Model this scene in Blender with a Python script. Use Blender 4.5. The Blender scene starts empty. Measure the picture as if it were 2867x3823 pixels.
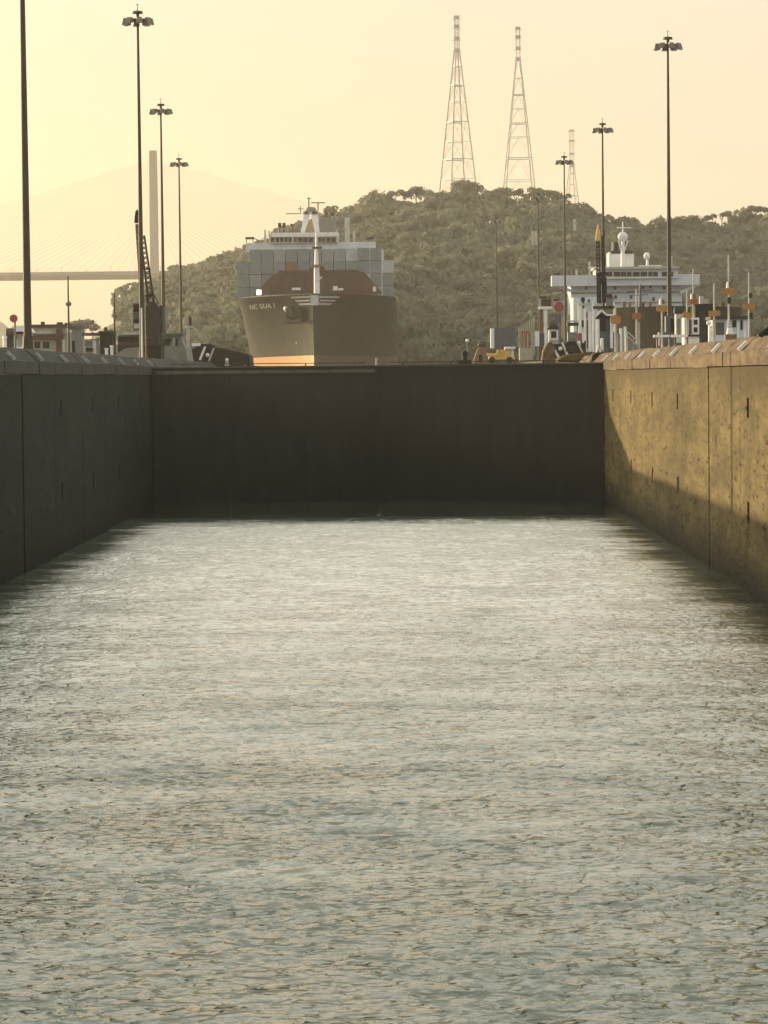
import bpy, math, random
import numpy as np
from mathutils import Vector, Matrix, Euler

S = bpy.context.scene
COL = S.collection
R = math.radians
rng = random.Random(7)
nr = np.random.default_rng(11)

# ------------------------------------------------------------------ camera
HC = 9.45                      # eye height above the chamber water (z = 0)
F = 11000.0                     # focal length in pixels of the 2867 px wide photograph
PW, PH = 2867.0, 3823.0
ROLL = R(0.6)
vx, vy = 1500 - PW / 2, PH / 2 - 1405          # vanishing point of the lock axis (+Y)
ux = vx * math.cos(ROLL) + vy * math.sin(ROLL)
uy = vy * math.cos(ROLL) - vx * math.sin(ROLL)
yaw = math.atan(ux / F)
pitch = -math.atan(uy / math.hypot(F, ux))
CAMR = Matrix.Rotation(yaw, 3, 'Z') @ Matrix.Rotation(math.pi / 2 + pitch, 3, 'X') @ Matrix.Rotation(-ROLL, 3, 'Z')
cam = bpy.data.cameras.new('camera'); camo = bpy.data.objects.new('camera', cam); COL.objects.link(camo)
camo.location = (0, 0, HC); camo.rotation_euler = CAMR.to_euler()
cam.sensor_fit = 'HORIZONTAL'; cam.sensor_width = 36; cam.lens = F / PW * 36
cam.clip_start = 0.5; cam.clip_end = 20000
S.camera = camo

# ------------------------------------------------------------------ light
SUN_TRAVEL = Vector((33.5, -29.0, -7.6)).normalized()
elev = math.asin(-SUN_TRAVEL.z)
azim = math.atan2(-SUN_TRAVEL.x, -SUN_TRAVEL.y)      # from +Y towards +X
world = bpy.data.worlds.new('World'); S.world = world; world.use_nodes = True
wn, wl = world.node_tree.nodes, world.node_tree.links
wn.clear()
sky = wn.new('ShaderNodeTexSky'); sky.sky_type = 'NISHITA'; sky.sun_disc = False
sky.sun_elevation = elev; sky.sun_rotation = azim
sky.air_density = 1.0; sky.dust_density = 4.0; sky.ozone_density = 1.0
bg1 = wn.new('ShaderNodeBackground'); bg1.inputs[1].default_value = 0.05
wl.new(sky.outputs[0], bg1.inputs[0])
bg2 = wn.new('ShaderNodeBackground')                    # hazy evening veil: warm on the sun's half, cool opposite, pale overhead
tc = wn.new('ShaderNodeTexCoord')
dp = wn.new('ShaderNodeVectorMath'); dp.operation = 'DOT_PRODUCT'
sh = Vector((-SUN_TRAVEL.x, -SUN_TRAVEL.y, 0)).normalized(); dp.inputs[1].default_value = sh
wl.new(tc.outputs['Generated'], dp.inputs[0])
def wmap(src, a, b):
    m_ = wn.new('ShaderNodeMapRange'); m_.interpolation_type = 'SMOOTHSTEP'
    m_.inputs[1].default_value = a; m_.inputs[2].default_value = b; wl.new(src, m_.inputs[0]); return m_.outputs[0]
def wmix(f, a, b):
    x = wn.new('ShaderNodeMix'); x.data_type = 'RGBA'; wl.new(f, x.inputs['Factor'])
    for i, c in ((6, a), (7, b)):
        if isinstance(c, tuple): x.inputs[i].default_value = (*c, 1)
        else: wl.new(c, x.inputs[i])
    return x.outputs[2]
sz = wn.new('ShaderNodeSeparateXYZ'); wl.new(tc.outputs['Generated'], sz.inputs[0])
wnz = wn.new('ShaderNodeTexNoise'); wnz.inputs['Scale'].default_value = 5.0; wnz.inputs['Detail'].default_value = 4
wmp = wn.new('ShaderNodeMapping'); wmp.inputs['Scale'].default_value = (1, 1, 3.5); wl.new(tc.outputs['Generated'], wmp.inputs[0]); wl.new(wmp.outputs[0], wnz.inputs['Vector'])
veil = wmix(wmap(dp.outputs['Value'], 0.0, 0.92), (.70, .69, .68), (.82, .56, .345))
veil = wmix(wmap(sz.outputs[2], 0.09, 0.36), veil, (.98, .945, .82))
cl = wmix(wnz.outputs['Fac'], (.90, .91, .94), (1.10, 1.09, 1.06))
vm = wn.new('ShaderNodeMix'); vm.data_type = 'RGBA'; vm.blend_type = 'MULTIPLY'; vm.inputs['Factor'].default_value = 1
wl.new(veil, vm.inputs[6]); wl.new(cl, vm.inputs[7]); wl.new(vm.outputs[2], bg2.inputs[0])
bg2.inputs[1].default_value = 0.66
add = wn.new('ShaderNodeAddShader'); wo = wn.new('ShaderNodeOutputWorld')
wl.new(bg1.outputs[0], add.inputs[0]); wl.new(bg2.outputs[0], add.inputs[1]); wl.new(add.outputs[0], wo.inputs[0])
sun = bpy.data.lights.new('sun', 'SUN'); sun.energy = 5.0; sun.angle = R(0.6); sun.color = (1.0, 0.78, 0.46)
suno = bpy.data.objects.new('sun', sun); COL.objects.link(suno)
suno.rotation_euler = SUN_TRAVEL.to_track_quat('-Z', 'Y').to_euler(); suno.location = (-200, 200, 300)
S.view_settings.view_transform = 'Standard'; S.view_settings.look = 'None'
S.view_settings.exposure = 0.5; S.view_settings.gamma = 1.0; S.view_settings.use_curve_mapping = False
S.render.engine = 'CYCLES'
S.cycles.use_denoising = True
S.cycles.max_bounces = 6; S.cycles.diffuse_bounces = 3; S.cycles.glossy_bounces = 3
S.cycles.volume_bounces = 0; S.cycles.transparent_max_bounces = 8
S.cycles.sample_clamp_indirect = 4

G = HC + 1.6        # top of the lock walls
LAKE = HC - .29        # water level beyond the gate
XL, XR = -18.55, 14.95
DG = 218.0

def at(px, py, d):
    v = CAMR @ Vector(((px - PW / 2) / F, -(py - PH / 2) / F, -1.0))
    v = v * (d / v.y)
    return Vector((v.x, d, v.z + HC))

# ------------------------------------------------------------------ materials
def mat(name, c, rough=0.7, metal=0.0, c2=None, ns=1.5, bump=0.0, bs=8.0, emit=None, spec=None, stretch=None):
    m = bpy.data.materials.new(name); m.use_nodes = True
    n, l = m.node_tree.nodes, m.node_tree.links
    b = n['Principled BSDF']
    b.inputs['Roughness'].default_value = rough; b.inputs['Metallic'].default_value = metal
    if spec is not None: b.inputs['Specular IOR Level'].default_value = spec
    if c2 is None: c2 = tuple(x * 0.72 for x in c)
    geo = n.new('ShaderNodeNewGeometry')
    src = geo.outputs['Position']
    if stretch:
        mp = n.new('ShaderNodeMapping'); mp.inputs['Scale'].default_value = stretch
        l.new(src, mp.inputs['Vector']); src = mp.outputs[0]
    tx = n.new('ShaderNodeTexNoise'); tx.inputs['Scale'].default_value = ns; tx.inputs['Detail'].default_value = 6
    tx.inputs['Roughness'].default_value = 0.65
    l.new(src, tx.inputs['Vector'])
    rp = n.new('ShaderNodeValToRGB')
    rp.color_ramp.elements[0].position = 0.32; rp.color_ramp.elements[1].position = 0.66
    rp.color_ramp.elements[0].color = (*c2, 1); rp.color_ramp.elements[1].color = (*c, 1)
    l.new(tx.outputs['Fac'], rp.inputs[0]); l.new(rp.outputs[0], b.inputs['Base Color'])
    if bump:
        t2 = n.new('ShaderNodeTexNoise'); t2.inputs['Scale'].default_value = bs; t2.inputs['Detail'].default_value = 4
        l.new(geo.outputs['Position'], t2.inputs['Vector'])
        bp = n.new('ShaderNodeBump'); bp.inputs['Strength'].default_value = bump; bp.inputs['Distance'].default_value = 0.1
        l.new(t2.outputs['Fac'], bp.inputs['Height']); l.new(bp.outputs[0], b.inputs['Normal'])
    if emit:
        b.inputs['Emission Color'].default_value = (*emit[0], 1); b.inputs['Emission Strength'].default_value = emit[1]
    return m

def concrete(name, light, mid, dark, wet):
    """weathered lock-wall concrete: blotches, run-down streaks, dark specks, algae at the water"""
    m = bpy.data.materials.new(name); m.use_nodes = True
    n, l = m.node_tree.nodes, m.node_tree.links
    b = n['Principled BSDF']; b.inputs['Roughness'].default_value = 0.85
    b.inputs['Specular IOR Level'].default_value = 0.2
    geo = n.new('ShaderNodeNewGeometry')
    def noise(scale, sv=(1, 1, 1), det=6, ro=0.6):
        mp = n.new('ShaderNodeMapping'); mp.inputs['Scale'].default_value = sv
        l.new(geo.outputs['Position'], mp.inputs[0])
        t = n.new('ShaderNodeTexNoise'); t.inputs['Scale'].default_value = scale
        t.inputs['Detail'].default_value = det; t.inputs['Roughness'].default_value = ro
        l.new(mp.outputs[0], t.inputs['Vector']); return t.outputs['Fac']
    def ramp(fac, p0, p1, c0=(0, 0, 0, 1), c1=(1, 1, 1, 1)):
        r = n.new('ShaderNodeValToRGB'); r.color_ramp.elements[0].position = p0; r.color_ramp.elements[1].position = p1
        r.color_ramp.elements[0].color = c0; r.color_ramp.elements[1].color = c1
        l.new(fac, r.inputs[0]); return r.outputs[0]
    def mix(fac, a, c):
        x = n.new('ShaderNodeMix'); x.data_type = 'RGBA'
        l.new(fac, x.inputs['Factor']) if not isinstance(fac, float) else None
        l.new(a, x.inputs[6])
        if isinstance(c, tuple): x.inputs[7].default_value = c
        else: l.new(c, x.inputs[7])
        return x.outputs[2]
    base = ramp(noise(0.7, (1, .16, 1), det=9, ro=0.72), 0.36, 0.64, (*mid, 1), (*light, 1))
    streak = ramp(noise(1.0, (1, .14, 0.16), 7, 0.8), 0.46, 0.74)
    c = mix(streak, base, (*dark, 1))
    pale = ramp(noise(1.3, (1, 0.26, 0.35), 5, 0.7), 0.63, 0.74)
    c = mix(pale, c, (min(1, light[0] * 1.6), min(1, light[1] * 1.55), light[2] * 1.5, 1))
    stain = ramp(noise(.5, (1, .12, .8), 6, .7), .46, .68)
    c = mix(stain, c, (*[(a + 2 * d) / 3 for a, d in zip(mid, dark)], 1))
    speck = ramp(noise(2.2, (1, .2, 1.0), 5, 0.7), 0.58, 0.66)
    c = mix(speck, c, tuple(x * 0.45 for x in dark) + (1,))
    speck2 = ramp(noise(4.5, (1, .22, .8), 5, 0.75), 0.56, 0.66)
    c = mix(speck2, c, tuple(x * 0.6 for x in dark) + (1,))
    sep = n.new('ShaderNodeSeparateXYZ'); l.new(geo.outputs['Position'], sep.inputs[0])
    jt = n.new('ShaderNodeMath'); jt.operation = 'MULTIPLY_ADD'; jt.inputs[1].default_value = 3.2      # grimy upper course
    l.new(noise(.9, (1, .25, .4), 5, .7), jt.inputs[0]); l.new(sep.outputs[2], jt.inputs[2])
    mt = n.new('ShaderNodeMapRange'); mt.inputs[1].default_value = HC + .3; mt.inputs[2].default_value = HC + 1.7
    mt.inputs[3].default_value = 0; mt.inputs[4].default_value = .8; l.new(jt.outputs[0], mt.inputs[0])
    c = mix(mt.outputs[0], c, tuple((a + 2 * d) / 3 for a, d in zip(mid, dark)) + (1,))
    jit = n.new('ShaderNodeMath'); jit.operation = 'MULTIPLY_ADD'; jit.inputs[1].default_value = 1.6
    l.new(noise(0.8, det=4), jit.inputs[0]); l.new(sep.outputs[2], jit.inputs[2])
    mr = n.new('ShaderNodeMapRange'); mr.inputs[1].default_value = 0.9; mr.inputs[2].default_value = 3.0
    mr.inputs[3].default_value = 1; mr.inputs[4].default_value = 0
    l.new(jit.outputs[0], mr.inputs[0])
    c = mix(mr.outputs[0], c, (*wet, 1))
    l.new(c, b.inputs['Base Color'])
    bp = n.new('ShaderNodeBump'); bp.inputs['Strength'].default_value = 1.0; bp.inputs['Distance'].default_value = 0.25
    l.new(noise(2.5, (1, .35, 1), 8, 0.75), bp.inputs['Height']); l.new(bp.outputs[0], b.inputs['Normal'])
    return m

M = {}
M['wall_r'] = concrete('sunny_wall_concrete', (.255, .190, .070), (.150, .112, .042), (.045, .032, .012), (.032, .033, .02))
M['wall_l'] = concrete('shaded_wall_concrete', (.022, .026, .016), (.013, .017, .010), (.006, .009, .005), (.007, .010, .006))  # shade of the left wall put into its base colour
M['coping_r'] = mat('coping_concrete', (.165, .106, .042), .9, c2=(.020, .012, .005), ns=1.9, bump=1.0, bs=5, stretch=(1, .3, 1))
M['coping_l'] = mat('shaded_coping_concrete', (.024, .026, .019), .85, c2=(.005, .007, .0045), ns=1.8, bump=.9, bs=5, stretch=(1, .3, 1))  # left coping, its shade put into the colour too
M['joint'] = mat('joint_filler', (.03, .027, .02), .9)
M['marker'] = mat('white_marker_paint', (.85, .83, .78), .45, c2=(.6, .57, .5), ns=3)
M['marker_l'] = mat('shaded_marker_paint', (.34, .35, .32), .6, c2=(.10, .11, .09), ns=5)  # left markers greyed, their shade put into the paint
M['ground'] = mat('lock_ground_concrete', (.30, .28, .23), .9, c2=(.2, .19, .15), ns=.4, bump=.3)
M['gate'] = mat('gate_steel', (.012, .014, .010), .7, c2=(.006, .0075, .0055), ns=.9, bump=.2, bs=3, stretch=(1, 1, .25), spec=.25)
M['gate_trim'] = mat('gate_walkway_timber', (.085, .085, .066), .8, c2=(.04, .042, .034))
M['white'] = mat('white_paint', (.76, .76, .74), .5, c2=(.60, .60, .58), ns=.8)
M['white_dirty'] = mat('worn_white_paint', (.48, .47, .43), .65, c2=(.26, .25, .22), ns=1.2)
M['black'] = mat('black_steel', (.010, .010, .009), .7, c2=(.005, .005, .0045), spec=.2)
M['darkgrey'] = mat('dark_grey_steel', (.028, .028, .025), .65, c2=(.014, .014, .012), spec=.25)
M['grey'] = mat('grey_steel', (.17, .18, .175), .6, c2=(.10, .105, .10))
M['bluegrey'] = mat('blue_grey_steel', (.060, .080, .098), .6, c2=(.03, .042, .052), ns=1.1)
M['glass'] = mat('dark_window_glass', (.010, .012, .016), .35, spec=.15)
M['mast'] = mat('weathered_mast', (.036, .027, .016), .65, c2=(.02, .014, .008), ns=.6)
M['lampbox'] = mat('floodlight_casing', (.16, .14, .11), .5)
M['lens'] = mat('floodlight_lens', (.28, .28, .26), .25)
M['red'] = mat('red_disc_paint', (.30, .045, .04), .6, c2=(.2, .03, .03))
M['rust'] = mat('rust_red_roof', (.085, .036, .026), .75, c2=(.045, .02, .014))
M['brown'] = mat('brown_paint', (.20, .12, .07), .75, c2=(.12, .07, .04))
M['beige'] = mat('beige_render', (.36, .34, .27), .8, c2=(.26, .25, .2))
M['orange'] = mat('orange_sign_paint', (.40, .19, .03), .6, c2=(.24, .11, .02), ns=2.5)
M['orange2'] = mat('red_orange_sign_paint', (.34, .11, .035), .6, c2=(.2, .06, .02), ns=2.5)
M['yellow'] = mat('yellow_machine_paint', (.72, .48, .12), .5, c2=(.5, .3, .06), ns=1.5)
M['hull'] = mat('black_hull_paint', (.040, .045, .036), .6, c2=(.020, .023, .018), ns=.35, stretch=(1, 1, .3), spec=.08)
M['boot'] = mat('sunlit_boottop_paint', (.80, .46, .22), .30, c2=(.62, .32, .14), ns=.6)  # left half of the waterline band, sunlight put into the paint
M['boot_shaded'] = mat('shaded_boottop_paint', (.10, .06, .042), .6, c2=(.06, .045, .035), ns=.6)  # right half of the same band, shade put into the paint
M['breakwater'] = mat('dark_red_deck_paint', (.095, .038, .030), .75, c2=(.06, .027, .021), ns=.5)
M['silver'] = mat('pale_grey_emblem_paint', (.50, .51, .50), .5, c2=(.36, .37, .36))
M['hull2'] = mat('dark_green_black_hull', (.016, .017, .012), .75, c2=(.009, .010, .007), ns=.4, spec=.1)
M['house'] = mat('ship_house_white', (.56, .60, .63), .5, c2=(.42, .46, .48), ns=.35)
M['conc_far'] = mat('bridge_concrete', (.17, .165, .155), .8, c2=(.13, .125, .12), ns=.05)
M['lattice'] = mat('lattice_steel', (.62, .60, .54), .6, c2=(.46, .44, .39), ns=.2)
M['soil'] = mat('hill_soil', (.13, .135, .09), .95, c2=(.10, .105, .07), ns=.05)
M['trunk'] = mat('tree_bark', (.11, .09, .065), .9, c2=(.07, .055, .04))
M['glint_glow'] = mat('glowing_glint', (1, .95, .8), .4, emit=((1, .9, .66), 6.0))  # emission for the glint painted at the ship's deck edge
M['ochre'] = mat('ochre_funnel_paint', (.30, .24, .11), .6)
M['ramp'] = mat('ramp_concrete', (.27, .27, .22), .85, c2=(.17, .17, .13), ns=.7)
cont_cols = {'slate': (.19, .215, .225), 'grey': (.265, .28, .285), 'blue grey': (.185, .225, .25), 'green grey': (.19, .235, .22),
             'pale grey': (.44, .46, .46), 'brown': (.19, .105, .055), 'steel grey': (.22, .235, .25)}
for k, c in cont_cols.items():
    M['c_' + k] = mat('container_' + k.replace(' ', '_'), c, .6, c2=tuple(x * .8 for x in c), ns=.9)

def leaf_mat():
    m = bpy.data.materials.new('tropical_leaves'); m.use_nodes = True
    n, l = m.node_tree.nodes, m.node_tree.links
    b = n['Principled BSDF']; b.inputs['Roughness'].default_value = .75; b.inputs['Specular IOR Level'].default_value = .15
    geo = n.new('ShaderNodeNewGeometry')
    def nz(s, d):
        t = n.new('ShaderNodeTexNoise'); t.inputs['Scale'].default_value = s; t.inputs['Detail'].default_value = d
        l.new(geo.outputs['Position'], t.inputs['Vector']); return t.outputs['Fac']
    def rp(f, *st):
        r = n.new('ShaderNodeValToRGB'); e = r.color_ramp.elements
        for i, (p, c) in enumerate(st):
            q = e[i] if i < 2 else e.new(p)
            q.position = p; q.color = (*c, 1)
        l.new(f, r.inputs[0]); return r.outputs[0]
    big = rp(nz(.035, 5), (.33, (.140, .158, .118)), (.68, (.172, .178, .130)), (.52, (.155, .168, .122)))
    sm = rp(nz(.11, 3), (.34, (.86, .90, .90)), (.68, (1.14, 1.10, 1.04)))
    mx = n.new('ShaderNodeMix'); mx.data_type = 'RGBA'; mx.blend_type = 'MULTIPLY'; mx.inputs['Factor'].default_value = 1
    l.new(big, mx.inputs[6]); l.new(sm, mx.inputs[7])
    tr = n.new('ShaderNodeBsdfTranslucent'); ad = n.new('ShaderNodeMixShader'); ad.inputs[0].default_value = .42
    l.new(mx.outputs[2], b.inputs['Base Color']); l.new(mx.outputs[2], tr.inputs[0])
    out = n['Material Output']
    l.new(b.outputs[0], ad.inputs[1]); l.new(tr.outputs[0], ad.inputs[2]); l.new(ad.outputs[0], out.inputs[0])
    return m
M['leaf'] = leaf_mat()

def water_mat(name, base, foam_sheen, r, bump, ior):
    """silty canal water; foam_sheen = aerated colour, with far reflected brightness painted in towards the gate"""
    m = bpy.data.materials.new(name); m.use_nodes = True
    n, l = m.node_tree.nodes, m.node_tree.links
    b = n['Principled BSDF']; b.inputs['Roughness'].default_value = r; b.inputs['IOR'].default_value = ior
    geo = n.new('ShaderNodeNewGeometry')
    mp = n.new('ShaderNodeMapping'); mp.inputs['Scale'].default_value = (.45, 1, 1); l.new(geo.outputs['Position'], mp.inputs[0])
    t0 = n.new('ShaderNodeTexNoise'); t0.inputs['Scale'].default_value = .28; t0.inputs['Detail'].default_value = 7; t0.inputs['Roughness'].default_value = .68
    l.new(mp.outputs[0], t0.inputs['Vector'])
    sp = n.new('ShaderNodeSeparateXYZ'); l.new(geo.outputs['Position'], sp.inputs[0])
    def mrange(src, a0, a1, b0, b1):
        q = n.new('ShaderNodeMapRange'); q.inputs[1].default_value = a0; q.inputs[2].default_value = a1
        q.inputs[3].default_value = b0; q.inputs[4].default_value = b1; l.new(src, q.inputs[0]); return q.outputs[0]
    def math_(op, a, c):
        q = n.new('ShaderNodeMath'); q.operation = op
        for i, v in enumerate((a, c)):
            if isinstance(v, (int, float)): q.inputs[i].default_value = v
            else: l.new(v, q.inputs[i])
        return q.outputs[0]
    up = mrange(sp.outputs[1], 45, 145, -.31, .34)  # pale colour raised with distance to brighten the far water
    # the wake fills the middle of the chamber; the strips along the walls and before the gate stay slack and clear
    wn_ = math_('MULTIPLY', math_('SUBTRACT', t0.outputs['Fac'], .5), 6.0)
    dw = math_('MINIMUM', math_('SUBTRACT', sp.outputs[0], XL), math_('SUBTRACT', XR, sp.outputs[0]))
    slack_w = mrange(math_('ADD', dw, wn_), .6, 3.4, -.7, 0)
    slack_g = mrange(math_('ADD', sp.outputs[1], math_('MULTIPLY', wn_, 4.0)), 186, 200, 0, -.9)
    ad = n.new('ShaderNodeMath'); ad.operation = 'ADD'; l.new(t0.outputs['Fac'], ad.inputs[0])
    l.new(math_('ADD', up, math_('MINIMUM', slack_w, slack_g)), ad.inputs[1])
    rp = n.new('ShaderNodeValToRGB'); rp.color_ramp.elements[0].position = -.0; rp.color_ramp.elements[1].position = .80
    rp.color_ramp.elements[0].color = (*[x * .32 for x in base], 1); rp.color_ramp.elements[1].color = (*foam_sheen, 1)
    for ps_, k_ in ((.10, 1.0), (.26, 1.0)):
        q = rp.color_ramp.elements.new(ps_); q.color = (*[x * k_ for x in base], 1)
    l.new(ad.outputs[0], rp.inputs[0]); l.new(rp.outputs[0], b.inputs['Base Color'])
    def nz(sc, sv, det, ro=.55):
        q = n.new('ShaderNodeMapping'); q.inputs['Scale'].default_value = sv; l.new(geo.outputs['Position'], q.inputs[0])
        t = n.new('ShaderNodeTexNoise'); t.inputs['Scale'].default_value = sc; t.inputs['Detail'].default_value = det; t.inputs['Roughness'].default_value = ro
        l.new(q.outputs[0], t.inputs['Vector']); return t.outputs['Fac']
    peak = n.new('ShaderNodeMapRange'); peak.interpolation_type = 'SMOOTHSTEP'          # sparse steep wavelets on a rippled sheet
    peak.inputs[1].default_value = .50; peak.inputs[2].default_value = .74; l.new(nz(3.8, (.7, 1, 1), 1.2, .45), peak.inputs[0])
    s1 = n.new('ShaderNodeMath'); s1.operation = 'MULTIPLY_ADD'; s1.inputs[1].default_value = 1.25
    l.new(peak.outputs[0], s1.inputs[0]); l.new(nz(4.5, (.8, 1, 1), 2.5, .5), s1.inputs[2])
    bp = n.new('ShaderNodeBump'); bp.inputs['Distance'].default_value = .065
    l.new(mrange(math_('MINIMUM', slack_w, slack_g), -.6, 0, .10 * bump, bump), bp.inputs['Strength'])
    pk2 = n.new('ShaderNodeMapRange'); pk2.interpolation_type = 'SMOOTHSTEP'
    pk2.inputs[1].default_value = .50; pk2.inputs[2].default_value = .74; l.new(nz(1.5, (.5, 1, 1), 2, .5), pk2.inputs[0])
    s2 = n.new('ShaderNodeMath'); s2.operation = 'MULTIPLY_ADD'; s2.inputs[1].default_value = 1.6
    l.new(pk2.outputs[0], s2.inputs[0]); l.new(s1.outputs[0], s2.inputs[2])
    l.new(s2.outputs[0], bp.inputs['Height']); l.new(bp.outputs[0], b.inputs['Normal'])
    rr = n.new('ShaderNodeMapRange'); rr.inputs[1].default_value = 60; rr.inputs[2].default_value = 200      # finer chop further up the chamber
    rr.inputs[3].default_value = r; rr.inputs[4].default_value = r + .14; l.new(sp.outputs[1], rr.inputs[0])
    l.new(math_('MULTIPLY', rr.outputs[0], mrange(math_('MINIMUM', slack_w, slack_g), -.6, 0, .35, 1)), b.inputs['Roughness'])
    return m
M['water'] = water_mat('churned_canal_water', (.120, .145, .094), (.88, .87, .76), .07, 1.0, 1.9)
M['lake'] = water_mat('lake_water', (.08, .09, .07), (.08, .09, .07), .12, .5, 1.33)

# ------------------------------------------------------------------ builders
class MB:
    def __init__(s, o=(0, 0, 0)): s.v, s.f, s.o = [], [], Vector(o)
    def add(s, vs, fs):
        k = len(s.v); s.v += [tuple(Vector(p) - s.o) for p in vs]; s.f += [tuple(i + k for i in f) for f in fs]; return s
    def box(s, x0, x1, y0, y1, z0, z1):
        vs = [(x, y, z) for z in (z0, z1) for y in (y0, y1) for x in (x0, x1)]
        return s.add(vs, [(0, 2, 3, 1), (4, 5, 7, 6), (0, 1, 5, 4), (2, 6, 7, 3), (0, 4, 6, 2), (1, 3, 7, 5)])
    def pbox(s, px0, px1, py0, py1, d, depth):
        """box whose front face spans these photo pixels at distance d"""
        a, b = at(px0, (py0 + py1) / 2, d), at(px1, (py0 + py1) / 2, d)
        pm = (px0 + px1) / 2
        z1, z0 = at(pm, py0, d).z, at(pm, py1, d).z
        return s.box(a.x, b.x, d, d + depth, z0, z1)
    def gbox(s, px0, px1, py0, d, depth, zb=None):
        """as pbox, standing on the ground"""
        a, b = at(px0, py0, d), at(px1, py0, d)
        return s.box(a.x, b.x, d, d + depth, G if zb is None else zb, (a.z + b.z) / 2)
    def cyl(s, p0, p1, r0, r1=None, n=8, cap=True):
        p0, p1 = Vector(p0), Vector(p1); r1 = r0 if r1 is None else r1
        d = (p1 - p0).normalized(); u = d.orthogonal().normalized(); w = d.cross(u)
        vs = []
        for p, r in ((p0, r0), (p1, r1)):
            for i in range(n):
                a = 2 * math.pi * i / n; vs.append(p + u * (r * math.cos(a)) + w * (r * math.sin(a)))
        fs = [(i, (i + 1) % n, n + (i + 1) % n, n + i) for i in range(n)]
        if cap: fs += [tuple(range(n))[::-1], tuple(range(n, 2 * n))]
        return s.add(vs, fs)
    def bar(s, p0, p1, w): return s.cyl(p0, p1, w * .7071, n=4)
    def prism(s, poly, axis, a0, a1):
        """extrude a 2-D outline; axis 'y': (x,z) outline, 'x': (y,z) outline, 'z': (x,y)"""
        def p(u, v, a): return {'y': (u, a, v), 'x': (a, u, v), 'z': (u, v, a)}[axis]
        n = len(poly)
        vs = [p(u, v, a0) for u, v in poly] + [p(u, v, a1) for u, v in poly]
        fs = [(i, (i + 1) % n, n + (i + 1) % n, n + i) for i in range(n)] + [tuple(range(n))[::-1], tuple(range(n, 2 * n))]
        return s.add(vs, fs)
    def sphere(s, c, r, nu=10, nv=6, sz=1.0):
        c = Vector(c); vs = []
        for j in range(nv + 1):
            t = math.pi * j / nv
            for i in range(nu):
                a = 2 * math.pi * i / nu
                vs.append(c + Vector((r * math.sin(t) * math.cos(a), r * math.sin(t) * math.sin(a), r * sz * math.cos(t))))
        fs = [(j * nu + i, j * nu + (i + 1) % nu, (j + 1) * nu + (i + 1) % nu, (j + 1) * nu + i) for j in range(nv) for i in range(nu)]
        return s.add(vs, fs)
    def build(s, name, m, parent=None, smooth=False, bevel=0):
        me = bpy.data.meshes.new(name); me.from_pydata(s.v, [], s.f); me.update()
        import bmesh
        bm = bmesh.new(); bm.from_mesh(me)
        bmesh.ops.remove_doubles(bm, verts=bm.verts, dist=1e-5) if smooth else None
        bmesh.ops.recalc_face_normals(bm, faces=bm.faces)
        if bevel: bmesh.ops.bevel(bm, geom=[e for e in bm.edges if e.calc_face_angle(0) > .6], offset=bevel, segments=1, affect='EDGES')
        bm.to_mesh(me); bm.free()
        if smooth:
            for p in me.polygons: p.use_smooth = True
        me.materials.append(M[m] if isinstance(m, str) else m)
        o = bpy.data.objects.new(name, me); COL.objects.link(o)
        if parent is not None: o.parent = parent
        return o

def tag(o, label, cat, group=None):
    o['label'] = label; o['category'] = cat
    if group: o['group'] = group
    return o
def thing(name, loc, label, cat, group=None):
    o = bpy.data.objects.new(name, None); COL.objects.link(o); o.location = loc; o.empty_display_size = .2
    return tag(o, label, cat, group)
def struct(o, kind='structure'): o['kind'] = kind; return o
def np_mesh(name, V, Q, m, smooth=False):
    me = bpy.data.meshes.new(name)
    me.vertices.add(len(V)); me.vertices.foreach_set('co', np.asarray(V, np.float32).ravel())
    k = Q.shape[1]
    me.loops.add(len(Q) * k); me.loops.foreach_set('vertex_index', np.asarray(Q, np.int32).ravel())
    me.polygons.add(len(Q)); me.polygons.foreach_set('loop_start', np.arange(0, len(Q) * k, k, dtype=np.int32))
    me.polygons.foreach_set('loop_total', np.full(len(Q), k, np.int32))
    if smooth: me.polygons.foreach_set('use_smooth', np.ones(len(Q), bool))
    me.materials.append(M[m]); me.update(); me.validate()
    return me
ORD = ['first', 'second', 'third', 'fourth', 'fifth', 'sixth', 'seventh', 'eighth', 'ninth', 'tenth', 'eleventh', 'twelfth',
       'thirteenth', 'fourteenth', 'fifteenth']

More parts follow.
